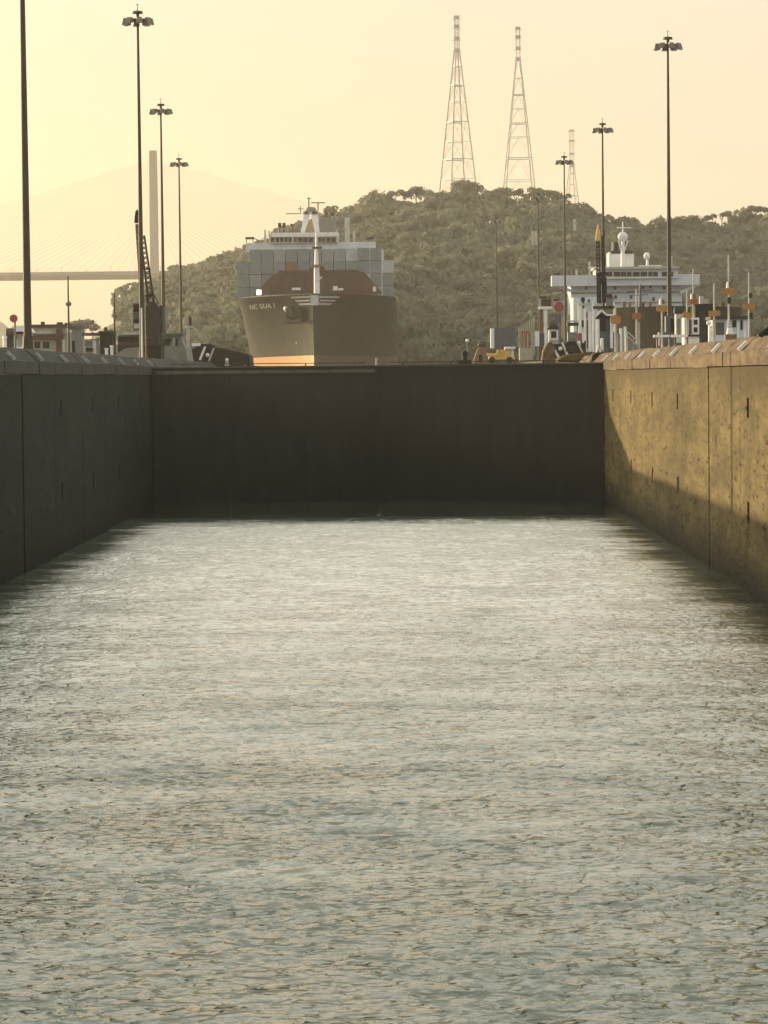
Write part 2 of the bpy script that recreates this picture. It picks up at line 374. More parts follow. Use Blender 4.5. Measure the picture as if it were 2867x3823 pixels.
# ------------------------------------------------------------------ chamber water
def chamber_water():
    nx = 420
    xs = np.linspace(XL - .02, XR + .02, nx)
    ys = [22.0]
    while ys[-1] < 229: ys.append(ys[-1] + (.16 if ys[-1] < 40 else max(.085, .0011 * ys[-1])))
    ys = np.array(ys)
    X, Y = np.meshgrid(xs, ys)
    sp = np.where(Y < 40, .16, np.maximum(.085, .0011 * Y))
    H = np.zeros_like(X)
    def lf(s, seed):
        g = np.random.default_rng(seed); o = np.zeros_like(X)
        for _ in range(7):
            a = g.uniform(0, 2 * math.pi); k = 2 * math.pi / (s * g.uniform(.6, 1.8)); o += np.sin(k * (X * math.cos(a) + Y * math.sin(a)) + g.uniform(0, 6.28))
        return o / 7 ** .5
    patch = np.clip(1 + .35 * lf(8, 3), .45, 1.7)
    warpx, warpy = .12 * lf(1.6, 5), .12 * lf(1.6, 6)
    def sst(v): v = np.clip(v, 0, 1); return v * v * (3 - 2 * v)
    wob = lf(7, 21)
    edge = .14 + .86 * sst((np.minimum(X - XL, XR - X) - 1.0 + .5 * wob) / 2.6) * sst((212 - Y + 5 * wob) / 20)
    for i in range(110):
        lam = .19 * (2.2 / .19) ** (nr.uniform() ** 1.6)
        a = nr.uniform(0, 2 * math.pi)
        if nr.uniform() < .5: a = math.pi / 2 + nr.normal() * .5      # crests across the chamber, from the wake
        k = 2 * math.pi / lam
        slope = .040 * (1.0 if lam < .42 else (.42 / lam) ** .85)
        fade = np.clip(lam / (2.2 * sp) - 1, 0, 1)
        ph = k * ((X + warpx) * math.cos(a) + (Y + warpy) * math.sin(a)) + nr.uniform(0, 6.28)
        w = np.sin(ph); w = w + .35 * np.cos(2 * ph)
        H += slope / k * w * fade
    H *= patch * edge
    H -= H.mean()
    V = np.stack([X, Y, H], -1).reshape(-1, 3)
    i = np.arange(len(ys) - 1)[:, None] * nx + np.arange(nx - 1)[None, :]
    Q = np.stack([i, i + 1, i + nx + 1, i + nx], -1).reshape(-1, 4)
    me = np_mesh('chamber_water', V, Q, 'water', True)
    o = bpy.data.objects.new('chamber_water', me); COL.objects.link(o); struct(o)
chamber_water()

# ------------------------------------------------------------------ ground and lake
g = MB().add([(XL - 2.4, 0, G - .03), (XL - 2.4, 440, G - .03), (-900, 440, G - .03), (-900, 0, G - .03)], [(0, 1, 2, 3)]).build('lock_ground', 'ground')
struct(g)
g = MB().add([(XR + 2.4, 0, G - .03), (34, 0, G - .03), (34, 640, G - .03), (XR + 2.4, 640, G - .03)], [(0, 1, 2, 3)]).build('centre_pier_ground', 'ground')
struct(g)
MB().box(33.6, 34.4, 0, 640, -1, G - .034).build('centre_pier_wall', 'coping_r')
struct(bpy.data.objects['centre_pier_wall'])
lk = MB().add([(-4000, 232, LAKE), (4000, 232, LAKE), (4000, 3480, LAKE), (-4000, 3480, LAKE)], [(0, 1, 2, 3)]).build('lake_water', 'lake')
struct(lk)
bd = MB().add([(-4000, -50, -3), (4000, -50, -3), (4000, 3480, -3), (-4000, 3480, -3)], [(0, 1, 2, 3)]).build('canal_bed_ground', 'soil')
struct(bd)

# ------------------------------------------------------------------ lock walls
ZJ = HC + .27
SLOTS = [127.6 + 16.3 * k for k in range(-6, 6)]
def wall_panel(side, y0, y1, gap):
    """one monolith with its recessed ladder slots, a stepped height field facing the chamber"""
    x = XL if side < 0 else XR
    sl = [s for s in SLOTS if y0 + .6 < s < y1 - .6]
    ys = [y0 + gap, y1 - gap]; 
    for s in sl: ys += [s - (.40 if side > 0 else .2), s + (.40 if side > 0 else .2)]
    ys = sorted(ys)
    zs = sorted([-3, HC - 6.55, HC - 5.6, HC - 1.95, HC - 1.08, ZJ])
    b = MB()
    def deep(i, j):
        ym = (ys[i] + ys[i + 1]) / 2
        return any(abs(ym - s) < .1 for s in sl) and j in (1, 3)
    cells = {}
    for i in range(len(ys) - 1):
        for j in range(len(zs) - 1):
            dx = side * (1.1 if deep(i, j) else 0)
            cells[i, j] = dx
            b.add([(x + dx, ys[i], zs[j]), (x + dx, ys[i + 1], zs[j]), (x + dx, ys[i + 1], zs[j + 1]), (x + dx, ys[i], zs[j + 1])], [(0, 1, 2, 3)])
    for (i, j), dx in cells.items():
        if dx:
            a, c, e, f = ys[i], ys[i + 1], zs[j], zs[j + 1]
            for q in ([(a, e), (c, e)], [(c, e), (c, f)], [(c, f), (a, f)], [(a, f), (a, e)]):
                b.add([(x, *q[0]), (x, *q[1]), (x + dx, *q[1]), (x + dx, *q[0])], [(0, 1, 2, 3)])
    # returns into the joints
    for yy in (ys[0], ys[-1]):
        b.add([(x, yy, -3), (x, yy, ZJ), (x + side * .5, yy, ZJ), (x + side * .5, yy, -3)], [(0, 1, 2, 3)])
    b.add([(x, ys[0], ZJ), (x, ys[-1], ZJ), (x + side * .5, ys[-1], ZJ), (x + side * .5, ys[0], ZJ)], [(0, 1, 2, 3)])
    return b
def lock_wall(side, label):
    x = XL if side < 0 else XR
    t = thing('lock_wall', (0, 0, 0), label, 'lock wall')
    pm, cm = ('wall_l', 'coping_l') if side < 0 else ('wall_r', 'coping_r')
    core = MB().box(min(x + side * .5, x + side * 2.6), max(x + side * .5, x + side * 2.6), 4, 432, -3, ZJ - .02).build('backing', 'joint', t)
    ys = [143.9 + 13.4 * k for k in range(-10, 7)] + [226.2]
    ys = [y for y in ys if y > 5 and y < 226.3]
    def half(y): return .13 if abs(y - 143.9) < .1 else .035
    for i in range(len(ys) - 1):
        y0, y1 = ys[i], ys[i + 1]
        b = wall_panel(side, y0, y1, .05)
        if abs(y0 - 143.9) < .1 or abs(y1 - 143.9) < .1:
            b = wall_panel(side, y0 + (.2 if abs(y0 - 143.9) < .1 else 0), y1 - (.2 if abs(y1 - 143.9) < .1 else 0), .035)
        b.build('wall_panel', pm, t)
    ya = [226.2, 262, 300, 340, 385, 432]
    for i in range(5):
        wall_panel(side, ya[i], ya[i + 1], .03).build('wall_panel', pm, t)
    # coping blocks with a sloping nose
    yc = ys[0]
    prof = [(-.05, ZJ + .03), (-.05, HC + .93), (.10, HC + 1.0), (.62, G - .06), (.75, G), (2.5, G), (2.5, ZJ + .03)]
    k = 0
    while yc < 432:
        L = 6.7
        y1 = min(yc + L, 432)
        j = rng.uniform(-.03, .025)
        pr = [(x + side * (u + j), z + rng.uniform(-.03, .03)) for u, z in prof]
        MB().prism(pr, 'y', yc + .03, y1 - .03).build('coping_block', cm, t)
        yc = y1; k += 1
    # white painted angle irons lying on the sloping nose
    y = 130.5 - 11.0 * 8 if side > 0 else 129.7 - 11.1 * 8
    while y < 224:
        b = MB()
        p0, p1 = Vector((x - side * .04, y, HC + .98)), Vector((x + side * .34, y, HC + 1.36))
        n = Vector((-side * .7, 0, .6)).normalized() * .11
        w = Vector((0, .15, 0))
        vs = [p0 - w, p0 + w, p1 + w, p1 - w]
        vs = [v - n * .4 for v in vs] + [v + n for v in vs]
        b.add(vs, [(0, 1, 2, 3), (4, 7, 6, 5), (0, 4, 5, 1), (1, 5, 6, 2), (2, 6, 7, 3), (3, 7, 4, 0)])
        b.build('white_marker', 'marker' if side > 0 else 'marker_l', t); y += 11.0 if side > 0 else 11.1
    # rubbing ledge just below the coping
    return t
wl_ = lock_wall(-1, 'dark shade-coloured concrete lock wall along the left of the water')
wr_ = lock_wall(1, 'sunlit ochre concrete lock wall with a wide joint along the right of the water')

# ------------------------------------------------------------------ mitre gate
GT = HC + .88
def gate_leaf(side, label):
    hx = XL + .06 if side < 0 else XR - .06
    cx = (XL + XR) / 2
    p0, p1 = Vector((hx, DG + .3, 0)), Vector((cx - .06 * -side * -1, DG + 8.6, 0))
    p1.x = cx + side * .012
    t = thing('gate_leaf', p0, label, 'lock gate', 'leaves of the closed mitre gate')
    d = (p1 - p0); Ln = d.length; d.normalize(); nrm = Vector((d.y, -d.x, 0))
    if nrm.y > 0: nrm = -nrm
    def P(u, o, z): return p0 + d * u + nrm * o + Vector((0, 0, z))
    def slab(u0, u1, o0, o1, z0, z1):
        b = MB(p0)
        vs = [P(u, o, z) for z in (z0, z1) for o in (o0, o1) for u in (u0, u1)]
        return b.add(vs, [(0, 2, 3, 1), (4, 5, 7, 6), (0, 1, 5, 4), (2, 6, 7, 3), (0, 4, 6, 2), (1, 3, 7, 5)])
    slab(0, Ln + (1.2 if side < 0 else -.1), -2.0, -.05, -3, GT - .1).build('leaf_frame', 'gate', t)
    nc, nz = 6, 8
    z0 = -1.0; hz = (GT - .3 - z0) / nz
    for i in range(nc):
        for j in range(nz):
            slab(i * Ln / nc + .007, (i + 1) * Ln / nc - .007, -.04, rng.uniform(0, .012), z0 + j * hz + .006, z0 + (j + 1) * hz - .006).build('skin_plate', 'gate', t)
    slab(0, Ln, -2.0, .16, GT - .1, GT).build('walkway', 'gate_trim', t)
    slab(.3, Ln - .3, .02, .13, GT - .55, GT - .3).build('rubbing_beam', 'gate_trim' if side < 0 else 'gate', t)
    # folded-down hand rails lying on top
    for u in (2.5, 7.5, 12.5, 16.5):
        b = slab(u, u + .08, -.1, -.02, GT, GT + .22)
        b.build('rail_post', 'darkgrey', t)
    slab(1.5, Ln - 1, -.1, -.04, GT + .16, GT + .22).build('folded_rail', 'darkgrey', t)
    return t
gate_leaf(-1, 'dark steel lock gate leaf on the left half of the closed gate')
gate_leaf(1, 'dark steel lock gate leaf on the right half of the closed gate')
# small white post standing on the gate crest
p = at(1405, 1366, DG + 8.9); p.z = GT
b = MB(p).cyl(p, p + Vector((0, 0, .42)), .07).box(p.x - .1, p.x + .1, p.y - .1, p.y + .1, p.z + .42, p.z + .55)
tag(b.build('navigation_light', 'white_dirty'), 'tiny pale navigation light post standing on the middle of the gate crest', 'navigation light').location = p
p = at(1735, 1360, DG + 7); p.z = GT
b = MB(p).cyl(p, p + Vector((0, 0, .75)), .22, .18).sphere(p + Vector((0, 0, .8)), .26, 8, 5).box(p.x - .5, p.x + .5, p.y - .2, p.y + .2, p.z, p.z + .3)
tag(b.build('gate_capstan', 'black'), 'small black capstan on the gate crest right of the container ship', 'capstan').location = p

# ------------------------------------------------------------------ high light masts
def light_mast(px, py, d, label, w=1.0, ztop=None):
    top = at(px, py, d)
    base = Vector((top.x, d, G - .03))
    t = thing('light_mast', base, label, 'light mast', 'tall floodlight masts along the lock')
    b = MB(base)
    h = top.z - G
    b.cyl(base, base + Vector((0, 0, h * .5)), .235 * w, .17 * w, 12).cyl(base + Vector((0, 0, h * .5)), base + Vector((0, 0, h)), .165 * w, .10 * w, 12)
    b.build('pole', 'mast', t)
    MB(base).cyl(base, base + Vector((0, 0, .9)), .32, .28, 12).build('base_collar', 'mast', t)
    c = base + Vector((0, 0, h))
    MB(base).cyl(c + Vector((0, 0, .55)), c + Vector((0, 0, .75)), .46, .40, 14).cyl(c + Vector((0, 0, .1)), c + Vector((0, 0, .6)), .14, .14).build('winch_cap', 'mast', t)
    MB(base).cyl(c + Vector((0, 0, .72)), c + Vector((0, 0, 1.35)), .05, .02, 6).bar(c + Vector((-.13, 0, 1.3)), c + Vector((.13, 0, 1.3)), .05).build('lightning_rod', 'mast', t)
    ring = MB(base)
    for k in range(12):
        a0, a1 = 2 * math.pi * k / 12, 2 * math.pi * (k + 1) / 12
        ring.bar(c + Vector((.8 * math.cos(a0), .8 * math.sin(a0), 0)), c + Vector((.8 * math.cos(a1), .8 * math.sin(a1), 0)), .13)
    for k in range(8):
        a = 2 * math.pi * k / 8 + .2
        ring.bar(c, c + Vector((1.05 * math.cos(a), 1.05 * math.sin(a), 0)), .10)
    ring.build('head_ring', 'mast', t)
    for k in range(8):
        a = 2 * math.pi * k / 8 + .2
        u = Vector((math.cos(a), math.sin(a), 0)); w2 = Vector((-u.y, u.x, 0))
        q = c + u * 1.08
        vs = []
        for z, r0, wd in ((.14, .16, .20), (-.28, .22, .27)):
            for s1, s2 in ((-1, -1), (1, -1), (1, 1), (-1, 1)): vs.append(q + u * (s1 * r0 + (.06 if z < 0 else 0)) + w2 * (s2 * wd) + Vector((0, 0, z - (.08 if s1 > 0 and z < 0 else 0))))
        fl = MB(base).add(vs, [(0, 1, 2, 3), (7, 6, 5, 4), (0, 4, 5, 1), (1, 5, 6, 2), (2, 6, 7, 3), (3, 7, 4, 0)]).build('floodlight', 'lampbox', t)
        vs2 = [v + Vector((0, 0, -.015)) for v in vs[4:]]
        MB(base).add(vs2 + [v + Vector((0, 0, -.03)) for v in vs2], [(0, 1, 2, 3), (7, 6, 5, 4), (0, 4, 5, 1), (1, 5, 6, 2), (2, 6, 7, 3), (3, 7, 4, 0)]).build('lens', 'lens', fl)
    return t
light_mast(72, -720, 165, 'thick nearest light mast at the far left, its top out of the picture', 1.0)
light_mast(514, 74, 250, 'tall light mast in front of the left crane, head highest in the sky')
light_mast(600, 412, 336, 'light mast just right of the bridge pylon')
light_mast(668, 610, 419, 'thin light mast between the bridge pylon and the container ship')
light_mast(2493, 168, 274, 'tallest light mast of the right side, rising in front of the white tanker')
light_mast(2249, 482, 368, 'light mast beside the raised yellow tipped boom on the right')
light_mast(2106, 602, 421, 'light mast whose head overlaps the smallest lattice tower', .9)
light_mast(2008, 738, 509, 'light mast with its head level with the hill crest below the middle lattice tower', .9)
light_mast(1853, 826, 587, 'most distant light mast, standing low in front of the wooded hillside', .9)

# ------------------------------------------------------------------ lattice towers
def lattice_tower(pxl, pxr, pyb, pxt, pyt, d, rot, label, levels, ptop=.83, thick=1.0):
    base = at((pxl + pxr) / 2, pyb, d); top = at(pxt, pyt, d)
    base.x = top.x * .5 + base.x * .5
    zb = base.z - 6
    t = thing('lattice_tower', Vector((base.x, d, zb)), label, 'lattice tower', 'power line lattice towers on the hill')
    o = Vector((base.x, d, zb)); H = top.z - zb
    wb = (pxr - pxl) * d / F / (abs(math.cos(rot)) + abs(math.sin(rot))); wt = 18 * d / F / 1.3
    def hw(z):
        f = z / H
        return .5 * (wb * 1.06 + (wt - wb * 1.06) * min(1, f / ptop)) if f < ptop else .5 * wt
    def corner(k, z):
        a = rot + math.pi / 4 + k * math.pi / 2
        r = hw(z) * 2 ** .5
        return o + Vector((r * math.cos(a), r * math.sin(a), z))
    th = .46 * thick
    for k in range(4):
        b = MB(o).bar(corner(k, 0), corner(k, H * ptop), th).bar(corner(k, H * ptop), corner(k, H), th * .6)
        b.build('leg', 'lattice', t)
    zs = [H * f for f in levels]
    for i, z in enumerate(zs):
        b = MB(o)
        big = i % 2 == 0
        for k in range(4): b.bar(corner(k, z), corner(k + 1, z), th * (.9 if big else .5))
        if big: b.box(*(lambda c, s: (c.x - s, c.x + s, c.y - s, c.y + s, c.z - s, c.z + s))(corner(2, z), th * .8))
        b.build('cross_frame', 'lattice', t)
    br = MB(o)
    zz = [0] + zs + [H * ptop]
    for i in range(len(zz) - 1):
        for k in range(4):
            mid = (corner(k, zz[i + 1]) + corner(k + 1, zz[i + 1])) / 2
            br.bar(corner(k, zz[i]), mid, th * .26).bar(corner(k + 1, zz[i]), mid, th * .26)
            for f in (.33, .66):
                pa = corner(k, zz[i] + (zz[i + 1] - zz[i]) * f); pb = corner(k, zz[i]).lerp(mid, f)
                pc = corner(k + 1, zz[i] + (zz[i + 1] - zz[i]) * f); pd = corner(k + 1, zz[i]).lerp(mid, f)
                br.bar(pa, pb, th * .18).bar(pc, pd, th * .18)
    zt = H * ptop
    n = 9
    for i in range(n):
        za, zb2 = zt + (H - zt) * i / n, zt + (H - zt) * (i + 1) / n
        for k in range(4): br.bar(corner(k, za), corner(k + 1, zb2), th * .3)
    br.build('bracing', 'lattice', t)
    for f in (ptop, ptop + (1 - ptop) * .34, ptop + (1 - ptop) * .70, .995):
        z = H * f; w = wt * .72; hgt = .022 * H * .5
        b = MB(o).box(o.x - w, o.x + w, o.y - w * .5, o.y + w * .5, zb + z - hgt, zb + z + hgt * .4)
        b.bar(o + Vector((-wt * 1.5, 0, z - hgt * 1.3)), o + Vector((wt * 1.5, 0, z - hgt * 1.1)), th * .3)
        b.build('cross_arm', 'lattice', t)
    return t
lattice_tower(1640, 1786, 735, 1702, 58, 1120, .42, 'tallest lattice tower on the hill, left one, showing all four legs', [.06, .17, .27, .36, .46, .56, .645, .74])
lattice_tower(1880, 2003, 730, 1930, 100, 1160, .06, 'middle lattice tower on the hill with slim straight legs', [.05, .165, .285, .40, .475, .555, .63, .72], thick=.8)
lattice_tower(2108, 2170, 790, 2130, 484, 1450, .3, 'smallest lattice tower, faint behind the right shoulder of the hill', [.1, .2, .3, .42, .54, .64], .62, .75)

# ------------------------------------------------------------------ cable-stayed bridge
def bridge():
    d = 2400
    pb, pt = at(571, 1400, d), at(571, 562, d)
    o = Vector((pt.x, d, LAKE - 1)); t = thing('cable_stayed_bridge', o, 'hazy cable stayed bridge with a single pale pylon far behind the lock', 'bridge')
    w = 32 * d / F / 2
    b = MB(o); x = pt.x
    b.prism([(x - w * 1.15, LAKE - 1), (x + w * 1.15, LAKE - 1), (x + w * .88, pt.z), (x - w * .88, pt.z)], 'y', d - 3, d + 3)
    b.build('pylon', 'conc_far', t, bevel=.6)
    zd0, zd1 = at(400, 1044, d).z, at(400, 1021, d).z
    MB(o).prism([(d - 17, zd1), (d - 17, zd1 - 1.4), (d - 6, zd0), (d + 6, zd0), (d + 17, zd1 - 1.4), (d + 17, zd1)], 'x', x - 330, x + 330).build('deck', 'conc_far', t)
    MB(o).box(x - 330, x + 330, d - 17.2, d - 16.7, zd1, zd1 + 1.1).build('parapet', 'conc_far', t)
    pos = [i for i in range(-20, 21) if i]
    for i in range(-16, 17):
        xx = x + i * 20 + 6; MB(o).cyl((xx, d - 15, zd1), (xx, d - 15, zd1 + 5), .22, .15, 5).build('deck_lamp', 'conc_far', t)
    n = 34
    for side in (-1, 1):
        for i in range(n):
            f = (i + 1) / n
            za = zd1 + (at(571, 600, d).z - zd1) * (.42 + .58 * f)
            xd = x + side * (14 + 296 * f)
            b = MB(o).bar((x + side * w * .8, d, za), (xd, d, zd1 + .3), .24)
            b.build('stay_cable', 'lattice', t)
    for px in (-260, 260):
        MB(o).prism([(x + px - 5, LAKE - 1), (x + px + 5, LAKE - 1), (x + px + 3, zd0), (x + px - 3, zd0)], 'y', d - 5, d + 5).build('pier', 'conc_far', t)
bridge()

# ------------------------------------------------------------------ wooded hill
RIDGE = [(482, 1310), (492, 1190), (505, 1130), (524, 1092), (548, 1070), (560, 1062), (610, 1045), (650, 1020), (691, 998), (740, 985), (800, 965), (864, 950),
         (1000, 880), (1150, 815), (1240, 790), (1313, 795), (1345, 765), (1382, 752), (1460, 735), (1555, 725), (1640, 728), (1745, 712), (1800, 735), (1870, 722), (1950, 728), (2039, 728),
         (2090, 738), (2143, 768), (2200, 790), (2246, 808), (2315, 828), (2402, 856), (2450, 850), (2506, 836), (2600, 832), (2696, 826), (2760, 815), (2834, 800), (2867, 795), (3400, 760), (5200, 820)]
YR = 1080.0
rx = np.array([at(p, q, YR).x for p, q in RIDGE]); rz = np.array([at(p, q, YR).z for p, q in RIDGE]) - 7.0
o_ = np.argsort(rx); rx, rz = rx[o_], rz[o_]
def hill_z(X, Y):
    """terrain height; the crest is the ridge profile, falling to the lake towards the lock"""
    X = np.asarray(X, float); Y = np.asarray(Y, float)
    h = np.interp(X * YR / np.where(Y < YR, YR, Y), rx, rz, left=LAKE - 2)
    y0 = 770 + 14 * np.sin(X / 37.0) + 8 * np.sin(X / 13.0 + 1)
    s = np.clip((Y - y0) / (YR - y0), 0, 1)
    prof = s ** .72
    back = np.clip(1 - (Y - YR) / 500, 0, 1)
    undul = 1.6 * np.sin(X / 19 + Y / 31) + 1.2 * np.sin(Y / 17 - X / 23)
    return LAKE - 1.5 + (h - LAKE + 1.5) * prof * back ** .8 + undul * np.clip(s * 4, 0, 1) * (1 - s) * 1.6
def hills():
    xs = np.linspace(-140, 520, 133); ys = np.concatenate([np.linspace(740, YR, 60), np.linspace(YR + 10, 1590, 26)])
    X, Y = np.meshgrid(xs, ys); Z = hill_z(X, Y)
    V = np.stack([X, Y, Z], -1).reshape(-1, 3); nx = len(xs)
    i = np.arange(len(ys) - 1)[:, None] * nx + np.arange(nx - 1)[None, :]
    me = np_mesh('wooded_hill', V, np.stack([i, i + 1, i + nx + 1, i + nx], -1).reshape(-1, 4), 'soil', True)
    o = bpy.data.objects.new('wooded_hill', me); COL.objects.link(o); struct(o)
hills()
def far_hill(name, pts, d):
    b = MB()
    q = [(at(px, py, d).x, at(px, py, d).z) for px, py in pts]
    for i in range(len(q) - 1):
        (x0, z0), (x1, z1) = q[i], q[i + 1]
        b.add([(x0, d - 250, LAKE - 2), (x1, d - 250, LAKE - 2), (x1, d, z1), (x0, d, z0), (x1, d + 500, LAKE - 2), (x0, d + 500, LAKE - 2)], [(0, 1, 2, 3), (3, 2, 4, 5)])
    struct(b.build(name, 'soil', smooth=True))
far_hill('distant_hill', [(-900, 1300), (-500, 1190), (-200, 1165), (-60, 1175), (10, 1205), (45, 1235), (90, 1275), (140, 1300), (260, 1330)], 2900)

def crown_template(n, r, seed, flat=.75, lobes=6, q=.95):
    """leaf clumps scattered over several overlapping lobes"""
    g = np.random.default_rng(seed)
    lc = np.c_[g.normal(0, r * .42, lobes), g.normal(0, r * .42, lobes), g.normal(0, r * .22, lobes)]
    lr = g.uniform(.45, .72, lobes) * r
    k = g.integers(0, lobes, n)
    u = g.normal(size=(n, 3)); u /= np.linalg.norm(u, axis=1)[:, None]; u[:, 2] = np.where(u[:, 2] < -.35, -u[:, 2], u[:, 2])
    p = lc[k] + u * (lr[k] * g.uniform(.72, 1.08, n))[:, None]; p[:, 2] *= flat
    nn = u + g.normal(0, .55, (n, 3)); nn /= np.linalg.norm(nn, axis=1)[:, None]
    a = np.cross(nn, g.normal(size=(n, 3))); a /= np.linalg.norm(a, axis=1)[:, None]; c = np.cross(nn, a)
    s1 = (g.uniform(.6, 1.25, n) * q)[:, None]; s2 = (g.uniform(.4, .9, n) * q)[:, None]
    return np.stack([p - a * s1, p - c * s2 + a * s1 * .2, p + a * s1, p + c * s2 - a * s1 * .1], 1).astype(np.float32)     # n,4,3
def forest():
    tmpl = [crown_template(150, 4.6, 30 + i, lobes=5, q=1.0) for i in range(6)]
    out = []; g = np.random.default_rng(4)
    n = 3000
    Y = 772 + 330 * g.uniform(0, 1, n) ** .9
    lo, hi = at(478, 1400, 1000).x / 1000, at(3300, 1400, 1000).x / 1000
    X = Y * g.uniform(lo, hi, n)
    Z = hill_z(X, Y)
    ok = Z > LAKE + .3
    for x, y, z in zip(X[ok], Y[ok], Z[ok]):
        t = tmpl[g.integers(0, 6)]; s = g.uniform(.5, 1.0) ** 1 * (1.7 if g.uniform() < .18 else 1.15); a = g.uniform(0, 6.28)
        ca, sa = math.cos(a) * s, math.sin(a) * s
        P = t.reshape(-1, 3)
        out.append(np.c_[P[:, 0] * ca - P[:, 1] * sa + x, P[:, 0] * sa + P[:, 1] * ca + y, P[:, 2] * s * g.uniform(.8, 1.3) + z + 2.6 * s])
    V = np.concatenate(out)
    me = np_mesh('hill_forest', V, np.arange(len(V)).reshape(-1, 4), 'leaf')
    o = bpy.data.objects.new('hill_forest', me); COL.objects.link(o); struct(o, 'stuff')
forest()

tree_crowns = []
for i in range(5):
    c = crown_template([420, 360, 300, 260, 520][i], [4.6, 4.2, 3.8, 3.4, 5.4][i], 60 + i, [.8, .62, .55, 1.0, .7][i], [7, 5, 5, 4, 9][i], .72)
    tree_crowns.append(np_mesh('crown', c.reshape(-1, 3), np.arange(c.shape[0] * 4).reshape(-1, 4), 'leaf'))
tb = MB().cyl((0, 0, -9), (0, 0, -2.5), .38, .24, 7)
for a in range(5):
    e = Vector((2.6 * math.cos(a * 1.3), 2.6 * math.sin(a * 1.3), .4 + .3 * a)); tb.cyl((0, 0, -3.2 + .2 * a), e, .17, .06, 5)
to = tb.build('trunk', 'trunk'); trunk_me = to.data; bpy.data.objects.remove(to)
def tree(x, y, z, s, kind, label, group, sz=1.0):
    t = thing('forest_tree', (x, y, z), label, 'tree', group)
    t.scale = (s, s, s * sz); t.rotation_euler = (0, 0, rng.uniform(0, 6.28))
    for nm, me, in (('crown', tree_crowns[kind]), ('trunk', trunk_me)):
        o = bpy.data.objects.new(nm, me); COL.objects.link(o); o.parent = t
    return t
# trees that stand out along the skyline, by photograph column; size in px
SKY = [(436, 1128, 52), (478, 1092, 46), (517, 1066, 44), (560, 1070, 40), (612, 1045, 58), (655, 1026, 40), (693, 1000, 50), (745, 990, 46), (800, 970, 48), (862, 955, 52),
       (1225, 785, 52), (1268, 800, 40), (1322, 790, 50), (1352, 765, 44), (1384, 744, 64), (1425, 742, 46), (1470, 728, 50), (1512, 722, 46), (1553, 712, 60), (1600, 728, 44), (1650, 735, 46), (1700, 728, 52), (1749, 700, 84),
       (1795, 738, 50), (1835, 728, 56), (1880, 714, 54), (1925, 722, 50), (1968, 728, 44), (2010, 722, 60), (2062, 722, 50), (2100, 738, 46), (2150, 772, 44), (2205, 795, 44), (2255, 812, 40), (2310, 822, 56), (2365, 832, 60),
       (2425, 858, 40), (2480, 838, 56), (2530, 832, 52), (2585, 828, 60), (2640, 826, 54), (2695, 806, 60), (2742, 826, 44), (2790, 815, 46), (2822, 786, 66), (2858, 788, 64)]
where = lambda px: ('left of the container ship' if px < 900 else 'behind the ship\'s masts' if px < 1330 else 'left of the tallest lattice tower' if px < 1640 else
                    'below the lattice towers' if px < 2110 else 'on the slope above the white tanker' if px < 2470 else 'at the right end of the hill')
cnt = {}
for i, (px, py, s) in enumerate(SKY):
    p = at(px, py + (8 if px < 2500 else -4), YR - 6); w = where(px); k = cnt.get(w, 0); cnt[w] = k + 1
    kind = [0, 4, 3, 0, 4, 3, 1][i % 7]
    if px in (1749, 1384): kind = 4
    if px in (2695, 2822, 2858): kind = 2
    sc = s / 2 * YR / F / 4.2 * (1.15 if px < 2500 else 1)
    tree(p.x, p.y, p.z, sc, kind, f'{["full", "spreading", "bushy", "thin topped"][kind % 4]} skyline tree {w}, {ORD[min(k, 14)]} from the left there', 'trees along the hill crest')
for i, (px, py, d, s) in enumerate([(275, 1222, 760, 60), (312, 1218, 770, 72), (346, 1228, 765, 50), (405, 1248, 750, 44), (376, 1268, 740, 40), (230, 1246, 780, 42)]):
    p = at(px, py, d)
    tree(p.x, p.y, p.z, s / 2 * d / F / 4.2, [0, 4, 1, 0, 1, 2][i], f'hazy round tree beyond the left bank buildings, {ORD[i]} of its clump' if i not in (3, 5) else
         ('small hazy tree at the foot of the hill left of the crane' if i == 3 else 'small hazy tree behind the long red roofed building'), 'trees beyond the left bank')
struct(MB().prism([(at(180, 1400, 760).x, LAKE - 2), (at(440, 1400, 760).x, LAKE - 2), (at(420, 1260, 760).x, at(420, 1285, 760).z), (at(260, 1260, 760).x, at(260, 1285, 760).z), (at(200, 1320, 760).x, at(200, 1320, 760).z)], 'y', 745, 850).build('far_bank', 'soil'))

# pale range boards on the hillside
def range_board(px0, px1, py0, py1, d, label, strips):
    base = at((px0 + px1) / 2, py1, d); t = thing('range_board', base, label, 'range board')
    w = (px1 - px0) / strips
    for i in range(strips):
        MB(base).pbox(px0 + i * w, px0 + i * w + w * .72, py0, py1, d, .2).build('board', 'white_dirty', t)
    b = MB(base); x0, x1 = at(px0, py1, d).x, at(px1, py1, d).x
    for x in (x0 + .1, x1 - .1): b.bar((x, d + .3, base.z - 14), (x, d + .3, at(px0, py0, d).z), .16)
    for f in (.1, .9): z = base.z + (at(px0, py0, d).z - base.z) * f; b.bar((x0, d + .3, z), (x1, d + .3, z), .14)
    b.build('frame', 'grey', t)
def on_hill(px, py, up):
    d = 775.0
    while d < 1075:
        p = at(px, py, d)
        if p.z <= float(hill_z(p.x, d)) + up: break
        d += 1
    return d
range_board(1984, 2008, 862, 915, on_hill(1996, 915, 8), 'pale upright range board of two strips in front of the wooded hillside', 2)
range_board(2140, 2156, 818, 860, on_hill(2148, 860, 8), 'faint pale range board higher on the hill above the white tanker', 1)

